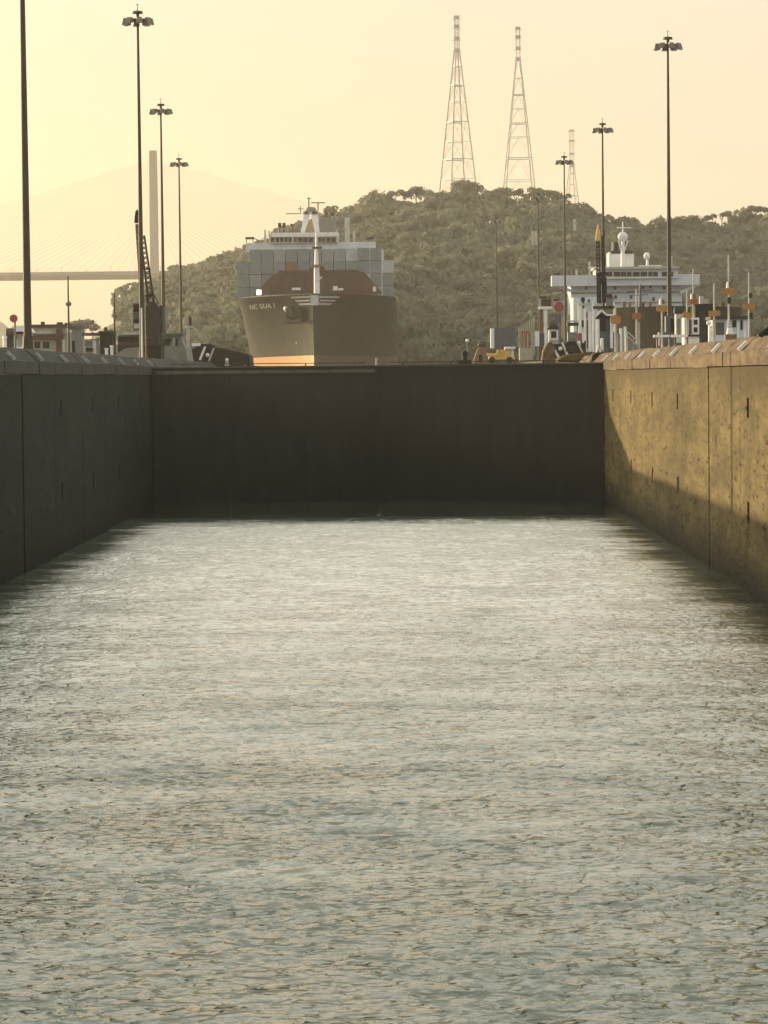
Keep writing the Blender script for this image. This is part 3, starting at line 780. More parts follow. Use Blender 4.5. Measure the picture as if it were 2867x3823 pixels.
# ------------------------------------------------------------------ container ship
def text_mesh(txt, size, spacing=1.0):
    c = bpy.data.curves.new('t', 'FONT'); c.body = txt; c.size = size; c.align_x = 'CENTER'; c.space_character = spacing; c.resolution_u = 2; c.offset = size * .018
    o = bpy.data.objects.new('t', c); COL.objects.link(o)
    dg = bpy.context.evaluated_depsgraph_get(); ev = o.evaluated_get(dg)
    me = ev.to_mesh(); vs = [v.co.copy() for v in me.vertices]; fs = [tuple(p.vertices) for p in me.polygons]
    ev.to_mesh_clear(); bpy.data.objects.remove(o); bpy.data.curves.remove(c)
    return vs, fs

class Hull:
    def __init__(s, cx, y0, B, zt, zw, Lt, Lw, rake, pt, pw, length):
        s.__dict__.update(locals())
    def prm(s, z):
        t = min(1, max(0, (z - s.zw) / (s.zt - s.zw)))
        return s.rake * (1 - t) ** 1.4, s.Lw + (s.Lt - s.Lw) * t ** 1.5, s.pw + (s.pt - s.pw) * t
    def half(s, a, z):
        a0, L, p = s.prm(z)
        u = min(1, max(0, (a - a0) / L))
        return s.B / 2 * (1 - (1 - u) ** p)
    def y_at(s, x, z, off=0.0):
        a0, L, p = s.prm(z); u = 1 - (1 - min(1, abs(x - s.cx) / (s.B / 2))) ** (1 / p)
        return s.y0 + a0 + L * u - off
    def shell(s, z0, z1, nz, root, name, m, off=0.0, sides=(0, 1)):
        b = MB(root.location); us = [0, .01, .03, .06, .1, .16, .24, .34, .46, .6, .75, .9, 1.0]
        rows = []
        for j in range(nz + 1):
            z = z0 + (z1 - z0) * j / nz; a0, L, p = s.prm(z); row = []
            for sd in (-1, 1):
                pts = [(s.cx + sd * max(.03, s.B / 2 * (1 - (1 - u) ** p) + off * min(1, u * 8)), s.y0 + a0 + L * u - off, z) for u in us] + [(s.cx + sd * (s.B / 2 + off), s.y0 + s.length, z)]
                row.append(pts)
            rows.append(row)
        n = len(us) + 1
        for sd in sides:
            for j in range(nz):
                for i in range(n - 1):
                    b.add([rows[j][sd][i], rows[j][sd][i + 1], rows[j + 1][sd][i + 1], rows[j + 1][sd][i]], [(0, 1, 2, 3)])
        return b.build(name, m, root, smooth=True)

def decal(h, txt, cx, cz, size, root, name, m, off=.06, shear=0):
    vs, fs = text_mesh(txt, size)
    b = MB(root.location)
    pts = [(cx + v.x + v.y * shear, 0, cz + v.y) for v in vs]
    b.add([(x, h.y_at(x, z, off), z) for x, _, z in pts], fs)
    return b.build(name, m, root)

def container_ship():
    cx = at(1183, 1100, 590).x
    cx = (at(882, 1095, 597).x + at(1477, 1095, 597).x) / 2
    h = Hull(cx, 575, 32.3, at(1190, 1100, 577).z, LAKE, 33, 84, 6.5, 2.3, 1.5, 215)
    root = thing('container_ship', (cx, 575, LAKE), 'large dark hulled container ship approaching bow on beyond the closed gate', 'container ship')
    zd = h.zt
    zb = at(1100, 1327, 580).z
    h.shell(zb, zd, 12, root, 'hull', 'hull')
    h.shell(LAKE - 1, zb - .02, 4, root, 'boot_topping', 'boot', .0, (0,))
    h.shell(LAKE - 1, zb - .02, 4, root, 'boot_topping', 'boot_shaded', .0, (1,))['label'] = 'right side of the waterline band, shade put into its dark colour'
    # foredeck
    b = MB(root.location); us = np.linspace(0, 1, 14); a0, L, p = h.prm(zd - 1)
    lp = [(cx - h.half(a0 + L * u, zd - 1) + .05, h.y0 + a0 + L * u) for u in us]; rp = [(2 * cx - x, y) for x, y in lp]
    for i in range(len(lp) - 1): b.add([(*lp[i], zd - 1), (*rp[i], zd - 1), (*rp[i + 1], zd - 1), (*lp[i + 1], zd - 1)], [(0, 1, 2, 3)])
    b.add([(lp[-1][0], lp[-1][1], zd - 1), (rp[-1][0], rp[-1][1], zd - 1), (rp[-1][0], h.y0 + 214, zd - 1), (lp[-1][0], h.y0 + 214, zd - 1)], [(0, 1, 2, 3)])
    b.build('deck', 'breakwater', root)
    rl = MB(root.location)                                   # gunwale
    for i in range(len(lp) - 1):
        for q in (lp, rp): rl.bar((*q[i], zd + .05), (*q[i + 1], zd + .05), .28)
    rl.build('gunwale', 'hull', root)
    # breakwater: dark red trapezoid across the forecastle
    dbw = 604
    o = [(952, 1096), (1012, 1032), (1040, 1014), (1335, 1010), (1362, 1018), (1425, 1090), (1425, 1100), (952, 1100)]
    poly = [(at(px, py, dbw).x, at(px, py, dbw).z) for px, py in o]
    MB(root.location).prism(poly, 'y', dbw, dbw + .8).build('breakwater', 'breakwater', root)
    for k in range(9):
        x = at(1010 + k * 43, 1050, dbw).x
        if k != 4:
            b = MB(root.location); b.box(x - .12, x + .12, dbw - .9, dbw, zd - 1, at(1100, 1026 if 0 < k < 8 else 1060, dbw).z)
            b.build('stiffener', 'breakwater', root)
    b = MB(root.location); b.pbox(1040, 1336, 1008, 1016, dbw - .3, 1.2); b.build('breakwater_rail', 'rust', root)
    # foremast
    d = 588; px = 1183
    foot = at(px, 1090, d); b = MB(root.location)
    b.cyl((foot.x, d, zd - 1), (foot.x, d, at(px, 995, d).z), .62, .55, 12).cyl((foot.x, d, at(px, 995, d).z), (foot.x, d, at(px, 930, d).z), .42, .34, 10).cyl((foot.x, d, at(px, 930, d).z), (foot.x, d, at(px, 868, d).z), .24, .14, 8)
    fm = b.build('foremast', 'white', root)
    b = MB(root.location); b.pbox(1164, 1206, 988, 997, d - .8, 1.6); b.build('mast_platform', 'brown', fm)
    b = MB(root.location); b.pbox(1166, 1202, 921, 928, d - .5, 1.0); b.build('crosstree', 'black', fm)
    b = MB(root.location); b.bar((foot.x, d - .4, at(px, 1052, d).z), (at(1202, 1033, d).x, d - .4, at(1202, 1033, d).z), .22); b.build('derrick_arm', 'white', fm)
    b = MB(root.location); b.pbox(1158, 1176, 998, 1075, d + .8, .8).pbox(1196, 1212, 998, 1060, d + .8, .8); b.build('mast_ladder_house', 'breakwater', fm)
    # winged bow emblem
    zt_, cxp = at(1189, 1122, 577).z, cx + .35
    em = MB(root.location)
    mpp = 577 / F
    for sd in (-1, 1):
        for (py, u0, u1, hh) in ((1109, 16, 88, 7), (1122, 16, 72, 6), (1135, 14, 58, 7)):
            z = at(1189, py, 577).z; hz = hh * mpp / 2
            xs = [cxp + sd * (u0 + (u1 - u0) * k / 6) * mpp for k in range(7)]
            vs = []
            for zz, ex in ((z - hz, 0), (z + hz, .25)):
                for k, x in enumerate(xs):
                    xx = x + sd * ex * (k / 6); vs.append((xx, h.y_at(xx, zz, .10), zz))
            em.add(vs, [(k, k + 1, 8 + k, 7 + k) for k in range(6)])
    em.build('emblem_wing', 'silver', root)
    b = MB(root.location); z0, z1 = at(1189, 1141, 577).z, at(1189, 1103, 577).z
    b.box(cxp - .75, cxp + .75, h.y0 - .25, h.y0 + .9, z0, z1); b.build('emblem_shield', 'silver', root)
    b = MB(root.location); b.box(cxp + .78, cxp + 1.15, h.y0 + .0, h.y0 + .6, z0 + .5, z1 - .5); b.build('emblem_stripe', 'red', root)
    # lettering of the ship's name, both bows
    z = at(975, 1151, 590).z
    decal(h, 'NC GUA 1', at(979, 1151, 590).x, z, 1.25, root, 'name_lettering', 'silver', .06, -.12)
    decal(h, 'NC GUA 1', at(1385, 1146, 590).x, z + .2, 1.15, root, 'name_lettering', 'hull', .06, .05)
    # anchor and its pocket on the left bow
    x0 = at(1090, 1175, 580).x; z0 = at(1090, 1200, 580).z
    b = MB(root.location)
    pl = [(1062, 1190), (1058, 1205), (1126, 1203), (1130, 1188), (1118, 1150), (1088, 1138), (1068, 1152)]
    vs = []
    for off in (.9, -1.5):
        for px, py in pl:
            x, zz = at(px, py, 582).x, at(px, py, 582).z; vs.append((x, h.y_at(x, zz, off), zz))
    n = len(pl); ctr = len(vs); vs.append(tuple(sum(v[k] for v in vs[:n]) / n + (-.25 if k == 1 else 0) for k in range(3)))
    b.add(vs, [(ctr, i, (i + 1) % n) for i in range(n)] + [(i, (i + 1) % n, n + (i + 1) % n, n + i) for i in range(n)]); b.build('anchor_pocket', 'hull2', root)
    b = MB(root.location); xa, za = at(1094, 1170, 582).x, at(1094, 1170, 582).z; ya = h.y_at(xa, za, 1.5)
    b.bar((xa, ya, za + 1.2), (xa, ya, za - 1.2), .4).bar((xa - 1.3, ya, za - .4), (xa, ya, za - 1.3), .4).bar((xa + 1.3, ya, za - .4), (xa, ya, za - 1.3), .4).bar((xa - .6, ya, za + 1.2), (xa + .6, ya, za + 1.2), .3)
    b.build('anchor', 'black', root)
    xg, zg = at(1066, 1153, 582).x, at(1066, 1153, 582).z
    b = MB(root.location); b.sphere((xg, h.y_at(xg, zg, .5), zg), .42, 8, 6, 1.5); b.build('hawse_glint', 'marker', root)  # white ball standing in for a bright glint by the anchor
    # fairleads, and a glowing block standing in for a sun glint
    for x0, x1, y0, y1 in ((1090, 1122, 1074, 1083), (1243, 1260, 1068, 1084), (1262, 1282, 1076, 1084), (1392, 1404, 1070, 1088)):
        b = MB(root.location); b.pbox(x0, x1, y0, y1, 597, .6); b.build('fairlead', 'white', root)
    b = MB(root.location); b.pbox(958, 974, 1083, 1100, 590, .5); b.build('deck_glint', 'glint_glow', root)
    # light smaller marks near the forefoot
    b = MB(root.location); x, z = at(1107, 1280, 584).x, at(1107, 1280, 584).z
    b.sphere((x, h.y_at(x, z, .02), z), .28, 8, 6); b.build('thruster_mark', 'silver', root)
    # deckhouse
    d = 722
    zdk = zd - 1
    MB(root.location).box(cx - 13, cx + 13, d, d + 14, zdk, at(1160, 935, d).z).build('accommodation_block', 'house', root)
    b = MB(root.location); b.pbox(918, 1402, 905, 938, d - 1.6, 5); b.build('bridge_wing', 'house', root)
    b = MB(root.location); b.pbox(1008, 1262, 884, 906, d - 2.5, 9); b.build('wheelhouse', 'house', root)
    for x0, x1 in ((1010, 1025), (1029, 1043), (1045, 1059), (1062, 1074), (1076, 1090), (1096, 1108), (1112, 1130), (1132, 1150), (1152, 1170), (1187, 1199), (1201, 1214), (1217, 1234), (1236, 1254)):
        b = MB(root.location); b.pbox(x0, x1, 887, 904, d - 2.56, .1); b.build('bridge_window', 'glass', root)
    b = MB(root.location); b.pbox(1014, 1262, 868, 884, d - 3.2, 10); b.build('wheelhouse_roof', 'white', root)
    for x0, x1 in ((916, 948), (1370, 1398)):
        b = MB(root.location); b.pbox(x0, x1, 885, 892, d - 1, 3); cn = b.build('wing_canopy', 'darkgrey', root)
        b = MB(root.location); b.pbox(x0 + 2, x0 + 5, 892, 906, d - .9, .2).pbox(x1 - 5, x1 - 2, 892, 906, d - .9, .2); b.build('canopy_post', 'grey', cn)
    for px, y0, y1, w in ((990, 858, 906, 7), (1005, 862, 906, 5), (1322, 862, 906, 8), (1258, 856, 870, 6)):
        b = MB(root.location); b.pbox(px - w / 2, px + w / 2, y0, y1, d + 3, .5); b.build('signal_post', 'white_dirty', root)
    # radar mast: an A frame with a domed cap
    b = MB(root.location); dm = d + 4
    def q(px, py): return at(px, py, dm)
    for poly in ([(1122, 870), (1136, 870), (1156, 806), (1150, 790), (1136, 792)], [(1192, 870), (1176, 870), (1162, 806), (1168, 788), (1186, 792)], [(1128, 800), (1190, 800), (1184, 786), (1134, 786)]):
        b.prism([(q(*k).x, q(*k).z) for k in poly], 'y', dm, dm + 2)
    rm = b.build('radar_mast', 'white', root)
    b = MB(root.location); b.cyl(q(1161, 788), q(1161, 774), .75 * 2, 1.0, 12); b.build('mast_cap', 'grey', rm)
    b = MB(root.location); b.bar(q(1153, 776), q(1153, 736), .3).bar(q(1146, 742), q(1160, 742), .2); b.build('top_spar', 'grey', rm)
    b = MB(root.location); b.bar(q(1187, 790), q(1187, 757), .3).bar(q(1162, 757), q(1213, 757), .28); b.build('radar_scanner', 'grey', rm)
    b = MB(root.location); b.bar(q(1068, 798), q(1122, 798), .22).bar(q(1122, 798), q(1122, 770), .25).bar(q(1112, 780), q(1134, 780), .2); b.build('yard_arm', 'grey', rm)
    b = MB(root.location); b.prism([(q(*k).x, q(*k).z) for k in [(1138, 870), (1178, 870), (1172, 838), (1158, 812), (1150, 836)]], 'y', dm + 4, dm + 9); b.build('funnel', 'ochre', root)
    b = MB(root.location); b.prism([(q(*k).x, q(*k).z) for k in [(1190, 870), (1250, 870), (1250, 806), (1192, 802)]], 'y', dm + 12, dm + 20); fn = b.build('funnel_casing', 'grey', root)
    b = MB(root.location); b.pbox(1214, 1222, 788, 806, dm + 13, 2).pbox(1236, 1246, 794, 806, dm + 13, 2); b.build('exhaust_pipe', 'darkgrey', fn)
    b = MB(root.location); b.prism([(q(*k).x, q(*k).z) for k in [(1060, 870), (1124, 870), (1108, 846)]], 'y', dm + 3, dm + 5); b.build('signal_locker', 'brown', root)
    for px, y0, y1 in ((1044, 832, 856), (1060, 832, 856), (1092, 836, 850)):
        b = MB(root.location); b.pbox(px - 6, px + 6, y0, y1 - 6, dm, .8).pbox(px - 1.5, px + 1.5, y1 - 6, 870, dm + .2, .3); b.build('antenna_box', 'darkgrey', root)
    # white lattice crane post right of the bridge
    b = MB(root.location); b.pbox(1287, 1305, 812, 905, d + 6, 1.2); b.build('crane_post', 'white_dirty', root)
    b = MB(root.location); b.pbox(1280, 1300, 793, 812, d + 6, 1.2); b.build('crane_head', 'grey', root)
    # containers standing on the deck, every one a thing of its own
    dc = 612
    W = 2.35; names = list(cont_cols)
    x_left = at(886, 1000, dc).x
    tops = {0: 2, 12: 2}
    for st in range(13):
        for ti in range(4):
            z0 = zd - 1.0 + 1.1 + ti * 2.63
            if st in (0,) and ti > 2: continue
            if st == 12 and ti > 2: continue
            if ti == 0 and 2 < st < 10: continue
            xx = x_left + st * 2.50
            kind = rng.choice(['slate', 'grey', 'blue grey', 'green grey', 'slate', 'steel grey', 'blue grey', 'grey'])
            if (st, ti) in ((9, 3), (10, 1), (12, 2)): kind = 'pale grey'
            if (st, ti) == (4, 2): kind = 'brown'
            dy = rng.uniform(-.12, .12) + (2.0 if ti == 3 and st < 10 else 0)
            o = Vector((xx + W / 2, dc + dy, z0))
            b = MB(o)
            x0, x1, z1 = xx, xx + W, z0 + 2.52
            y = dc + dy
            L = 12.2 if ti < 3 else 10
            b.box(x0 + .06, x1 - .06, y + .05, y + L, z0 + .05, z1 - .04)
            for xa, xb, za, zc in ((x0, x0 + .16, z0, z1), (x1 - .16, x1, z0, z1), (x0 + .16, x1 - .16, z1 - .16, z1), (x0 + .16, x1 - .16, z0, z0 + .18)): b.box(xa, xb, y, y + .3, za, zc)
            for f in (.28, .42, .58, .72): b.box(x0 + W * f - .03, x0 + W * f + .03, y - .02, y + .05, z0 + .18, z1 - .16)
            c = b.build('shipping_container', 'c_' + kind); c.location = o
            tier = ['bottom', 'second', 'third', 'top'][ti]
            tag(c, f'{kind} container in the {tier} tier, {ORD[st]} stack from left, on the ship', 'container', 'containers stacked on the container ship')
container_ship()

# ------------------------------------------------------------------ tanker in the other lane
def tanker():
    cx = at(2516, 1150, 462).x
    cxh = at(2335, 1050, 560).x
    cx = (cx + cxh) / 2
    zd = at(2420, 1147, 468).z
    h = Hull(cx, 460, 26, zd, LAKE, 26, 34, 2, 2.6, 2.2, 130)
    root = thing('tanker', (cx, 460, LAKE), 'white housed tanker with a dark hull lying in the other lane on the right', 'tanker')
    h.shell(LAKE - 1, zd, 7, root, 'hull', 'hull2')
    b = MB(root.location)
    a0, L, p = h.prm(zd - .8); us = np.linspace(0, 1, 10)
    lp = [(cx - h.half(a0 + L * u, zd - .8) + .05, h.y0 + a0 + L * u) for u in us] + [(cx - 13, 590)]
    for i in range(len(lp) - 1): b.add([(*lp[i], zd - .8), (2 * cx - lp[i][0], lp[i][1], zd - .8), (2 * cx - lp[i + 1][0], lp[i + 1][1], zd - .8), (*lp[i + 1], zd - .8)], [(0, 1, 2, 3)])
    b.build('deck', 'rust', root)
    d = 560
    b = MB(root.location); b.pbox(2132, 2546, 1040, 1180, d, 12); b.build('accommodation_block', 'house', root)
    b = MB(root.location); b.pbox(2060, 2612, 1026, 1066, d - 2.2, 3.6); b.build('bridge_wing', 'house', root)
    b = MB(root.location); b.pbox(2225, 2530, 1000, 1040, d - 2.8, 9); b.build('wheelhouse', 'house', root)
    b = MB(root.location); b.pbox(2218, 2536, 995, 1004, d - 3.6, 11); b.build('wheelhouse_roof', 'white_dirty', root)
    for x0, x1 in ((2240, 2262), (2264, 2286), (2291, 2316), (2318, 2338), (2340, 2358), (2362, 2388), (2391, 2416), (2420, 2436), (2438, 2456), (2470, 2490), (2494, 2514)):
        b = MB(root.location); b.pbox(x0, x1, 1015, 1032, d - 2.86, .1); b.build('bridge_window', 'glass', root)
    for x0, x1 in ((2066, 2090), (2586, 2608)):
        b = MB(root.location); b.pbox(x0, x1, 1020, 1026, d - 1.5, 2); b.build('wing_console', 'darkgrey', root)
    for a, c in (((2076, 1066), (2136, 1088)), ((2606, 1062), (2538, 1092))):
        b = MB(root.location); b.bar(at(*a, d - 1), at(*c, d - 1), .55); b.build('wing_brace', 'house', root)
    # portholes and deck lines on the front
    for px, py in ((2188, 1075), (2310, 1046), (2370, 1046), (2428, 1070), (2298, 1110), (2356, 1110), (2400, 1075), (2296, 1076), (2196, 1125), (2440, 1118), (2480, 1075), (2500, 1112)):
        b = MB(root.location); b.pbox(px - 5, px + 5, py - 8, py + 6, d - .06, .1); b.build('window', 'glass', root)
    for py in (1090, 1128):
        b = MB(root.location); b.pbox(2132, 2546, py, py + 3, d - .35, .34); b.build('deck_edge', 'grey', root)
    # funnel and mast
    b = MB(root.location); b.pbox(2273, 2366, 946, 1000, d + 8, 6); b.pbox(2273, 2281, 942, 1000, d + 7.8, 6.3); fn = b.build('funnel', 'white', root)
    b = MB(root.location); b.pbox(2280, 2362, 936, 947, d + 7.9, 6.2); b.build('funnel_band', 'black', fn)
    b = MB(root.location); b.cyl(at(2301, 938, d + 10), at(2301, 904, d + 10), .38); b.build('exhaust_pipe', 'black', fn)
    b = MB(root.location); b.cyl(at(2288, 938, d + 10), at(2288, 905, d + 10), .25); b.build('vent_pipe', 'white_dirty', fn)
    b = MB(root.location); b.cyl(at(2325, 1000, d + 2), at(2325, 900, d + 2), .42, .34, 10).cyl(at(2325, 900, d + 2), at(2325, 828, d + 2), .18, .08, 8)
    for a, c in (((2308, 900), (2322, 945)), ((2344, 900), (2328, 945)), ((2306, 878), (2346, 902)), ((2344, 878), (2306, 902))): b.bar(at(*a, d + 2), at(*c, d + 2), .2)
    ms = b.build('mast', 'white', root)
    b = MB(root.location); b.sphere(at(2325, 884, d + 2), .95, 12, 8); b.build('mast_dome', 'white', ms)
    b = MB(root.location); b.bar(at(2302, 850, d + 2), at(2356, 850, d + 2), .22).bar(at(2312, 872, d + 2), at(2340, 872, d + 2), .2); b.build('yard', 'white', ms)
    b = MB(root.location); b.sphere(at(2415, 956, d), .62, 12, 8, 1.15); rd = b.build('radome', 'white', root)
    b = MB(root.location); b.cyl(at(2417, 966, d), at(2417, 998, d), .2, .3); b.build('radome_post', 'white', rd)
    b = MB(root.location); b.pbox(2386, 2470, 990, 996, d - 3, .2).pbox(2196, 2236, 996, 1002, d - 4, .2); b.build('roof_rail', 'white', root)
    for px, y0, y1 in ((2506, 955, 1004), (2202, 976, 1030), (2153, 1006, 1026)):
        b = MB(root.location); b.pbox(px - 4, px + 4, y0, y1, d, .4); b.build('signal_post', 'white_dirty', root)
    # deck gear seen over the bow
    g2 = random.Random(3)
    for px in (2330, 2352, 2376, 2400, 2425, 2468, 2640, 2672, 2700):
        py = g2.uniform(1122, 1138); b = MB(root.location); dd = 474
        b.pbox(px - g2.uniform(4, 9), px + g2.uniform(4, 9), py, 1152, dd, .6); b.build('deck_fitting', g2.choice(['grey', 'darkgrey', 'white_dirty', 'brown']), root)
    b = MB(root.location); b.cyl(at(2390, 1150, 470), at(2390, 1062, 470), .28, .16).bar(at(2340, 1088, 470), at(2440, 1084, 470), .18).bar(at(2360, 1104, 470), at(2420, 1100, 470), .14); b.build('foremast', 'bluegrey', root)
tanker()

# ------------------------------------------------------------------ left bank
def gp(px, d): p = at(px, 1330, d); return Vector((p.x, d, G - .03))
def PB(root, name, m, px0, px1, py0, py1, d, depth, parent=None, bevel=0):
    b = MB(root.location); b.pbox(px0, px1, py0, py1, d, depth); return b.build(name, m, parent or root, bevel=bevel)
def GB(root, name, m, px0, px1, py0, d, depth, parent=None, bevel=0):
    b = MB(root.location); b.gbox(px0, px1, py0, d, depth, G - .03); return b.build(name, m, parent or root, bevel=bevel)

# small control house with a round red signal
t = thing('control_house', gp(70, 268), 'small white control house with a dark roof at the far left edge', 'hut')
GB(t, 'wall', 'white_dirty', 34, 104, 1240, 268, 3.5)
b = MB(t.location); x0, x1 = at(26, 1240, 267.6).x, at(112, 1240, 267.6).x; z0, z1 = at(70, 1240, 268).z, at(70, 1216, 268).z
b.prism([(x0, z0), (x1, z0), (x1 - .5, z1), (x0 + .6, z1)], 'y', 267.4, 272); b.build('roof', 'white', t)
PB(t, 'eave', 'black', 58, 112, 1238, 1247, 267.3, .3)
PB(t, 'window', 'glass', 40, 62, 1252, 1268, 267.94, .1)
t = thing('round_signal', gp(51, 266), 'round dark red signal disc on a short post above the small control house', 'signal')
c = at(51, 1189, 266); b = MB(t.location); b.cyl(c + Vector((0, -.1, 0)), c + Vector((0, .1, 0)), .36, n=20); b.build('disc', 'red', t)
b = MB(t.location); b.cyl((c.x + .08, 266.2, G), (c.x + .08, 266.2, c.z - .3), .09); b.build('post', 'grey', t)
t = thing('winch_drum', gp(37, 264), 'dark red machine drum beside the pale bollard at the far left', 'winch')
c = at(38, 1243, 264); b = MB(t.location); b.cyl(c + Vector((-.32, 0, 0)), c + Vector((.32, 0, 0)), .42, n=14); b.build('drum', 'rust', t)
b = MB(t.location); b.box(c.x - .3, c.x + .3, 263.8, 264.2, G - .03, c.z - .3); b.build('stand', 'darkgrey', t)
t = thing('bollard', gp(19, 240), 'pale cream bollard catching the sun at the far left end of the wall top', 'bollard')
b = MB(t.location); p = gp(19, 240); b.cyl(p, (p.x, 240, at(19, 1262, 240).z), .17, .15, 10); b.build('post', 'marker', t)
b = MB(t.location); z = at(19, 1262, 240).z; b.cyl((p.x, 240, z), (p.x, 240, z + .12), .21, .18, 10); b.build('cap', 'marker', t)
t = thing('steel_platform', gp(88, 200), 'flat white platform plate beside the foot of the nearest mast', 'platform')
b = MB(t.location); b.pbox(62, 118, 1294, 1303, 200, 1.0); b.build('plate', 'white', t)
b = MB(t.location)
for px in (66, 90, 112): b.pbox(px - 2, px + 2, 1303, 1325, 200.2, .1)
b.build('support', 'grey', t)

# long low building
d = 300
t = thing('lockside_building', gp(180, d), 'long low building with a dark red roof and pale band behind the left wall', 'building')
GB(t, 'wall', 'beige', 112, 262, 1240, d, 7)
PB(t, 'roof', 'rust', 104, 268, 1211, 1222, d - .8, 9)
PB(t, 'fascia_band', 'white_dirty', 110, 250, 1223, 1246, d - .35, .3)
PB(t, 'red_band', 'rust', 116, 236, 1252, 1268, d - .3, .25)
PB(t, 'column', 'rust', 209, 230, 1228, 1336, d - .9, .5)
PB(t, 'door', 'white', 222, 242, 1268, 1330, d - .1, .08)
PB(t, 'window', 'glass', 160, 184, 1276, 1300, d - .1, .08)
PB(t, 'window', 'glass', 128, 150, 1276, 1300, d - .1, .08)
for px, w, h in ((158, 12, 10), (222, 20, 8), (246, 10, 6)): PB(t, 'roof_vent', 'darkgrey', px - w / 2, px + w / 2, 1211 - h, 1211, d + 1, .8)
PB(t, 'yellow_sign', 'orange', 100, 112, 1246, 1262, d - 1.0, .1)
# grey hut
t = thing('grey_hut', gp(281, 285), 'blue grey hut with a dark flat roof and arched door below the antenna pole', 'hut')
GB(t, 'wall', 'grey', 266, 302, 1224, 285, 3)
PB(t, 'roof', 'bluegrey', 262, 303, 1215, 1225, 284.6, 3.8)
PB(t, 'door', 'glass', 248 + 20, 248 + 32, 1272, 1318, 284.95, .08)
t = thing('antenna_pole', gp(258, 292), 'thin pole with a lamp bulge rising left of the grey hut', 'pole')
b = MB(t.location); b.cyl(gp(258, 292), (gp(258, 292).x, 292, at(258, 1030, 292).z), .13, .07, 8); b.build('pole', 'mast', t)
b = MB(t.location); c = at(256, 1135, 292); b.cyl(c + Vector((-.26, 0, 0)), c + Vector((.26, 0, 0)), .16, n=8).cyl(c + Vector((0, 0, -.22)), c + Vector((0, 0, .3)), .2, .12); b.build('lamp', 'brown', t)
t = thing('lamp_pole', gp(429, 278), 'thin pole with a small lamp standing between the dark shed and the rail locomotive', 'pole')
b = MB(t.location); b.cyl(gp(429, 278), (gp(429, 278).x, 278, at(428, 1094, 278).z), .12, .07, 8); b.build('pole', 'mast', t)
b = MB(t.location); c = at(429, 1180, 278); b.cyl(c + Vector((-.2, 0, 0)), c + Vector((.2, 0, 0)), .14).cyl(c + Vector((-.02, 0, -.2)), c + Vector((-.02, 0, .25)), .16, .1); b.build('lamp', 'brown', t)
for py in (1120, 1150): PB(t, 'step', 'grey', 425, 436, py, py + 5, 277.9, .1)
# white kiosk with framed window and canopy
t = thing('white_kiosk', gp(334, 280), 'white framed kiosk with a grey window left of the dark shed', 'kiosk')
GB(t, 'wall', 'white_dirty', 310, 360, 1266, 280, 2.4)
PB(t, 'window', 'grey', 318, 348, 1272, 1292, 279.95, .07)
PB(t, 'door', 'white', 346, 359, 1272, 1340, 279.9, .08)
PB(t, 'sill_box', 'black', 320, 346, 1298, 1312, 279.6, .4)
PB(t, 'canopy', 'bluegrey', 304, 420, 1242, 1252, 279.2, 3.4)
t = thing('dark_shed', gp(394, 276), 'dark square shed with a small knob on its roof', 'shed')
GB(t, 'wall', 'black', 372, 418, 1242, 276, 2.6)
PB(t, 'roof', 'darkgrey', 368, 421, 1236, 1243, 275.7, 3.2)
b = MB(t.location); b.sphere(at(394, 1228, 277), .2, 8, 6); b.pbox(390, 398, 1228, 1237, 276.9, .2); b.build('vent_cowl', 'rust', t)
for px, y0 in ((418, 1294), (398, 1304)):
    t = thing('mooring_post', gp(px, 262), f'short white mooring post in front of the dark shed, {"right and taller" if px == 418 else "left and lower"} of two', 'bollard', 'white posts before the dark shed')
    p = gp(px, 262); b = MB(t.location); b.cyl(p, (p.x, 262, at(px, y0, 262).z), .16, .14, 10); b.build('post', 'white', t)
    z = at(px, y0, 262).z; b = MB(t.location); b.cyl((p.x, 262, z), (p.x, 262, z + .1), .2, .17, 10); b.build('cap', 'white', t)
# electric mule locomotive
def mule(px0, px1, py, d, label, pal):
    t = thing('rail_locomotive', gp((px0 + px1) / 2, d), label, 'locomotive')
    GB(t, 'body', pal[0], px0 + 4, px1 - 4, py + 14, d, 6)
    PB(t, 'roof', pal[1], px0, px1, py, py + 9, d - .4, 7)
    w = (px1 - px0)
    PB(t, 'window', 'glass', px0 + w * .1, px0 + w * .46, py + 16, py + 30, d - .05, .08)
    PB(t, 'window', 'glass', px0 + w * .54, px0 + w * .9, py + 16, py + 30, d - .05, .08)
    PB(t, 'side_band', pal[2], px0 + 6, px1 - 6, py + 36, py + 50, d - .06, .06)
    for k in (.2, .8):
        p = gp(px0 + w * k, d - .2); b = MB(t.location); b.cyl((p.x - .25, d - .3, G + .42), (p.x + .25, d - .3, G + .42), .42, n=12); b.build('wheel', 'black', t)
    return t
mule(436, 522, 1241, 282, 'dark rail locomotive with a pale roof edge left of the crane', ('darkgrey', 'white_dirty', 'rust'))
# concrete ramp carrying the towing track
b = MB(); q = [(430, 1350), (430, 1322), (470, 1300), (560, 1290), (690, 1296), (700, 1350)]
struct(b.prism([(at(px, py, 268).x, at(px, py, 268).z) for px, py in q], 'y', 268, 276).build('track_ramp', 'ramp'))

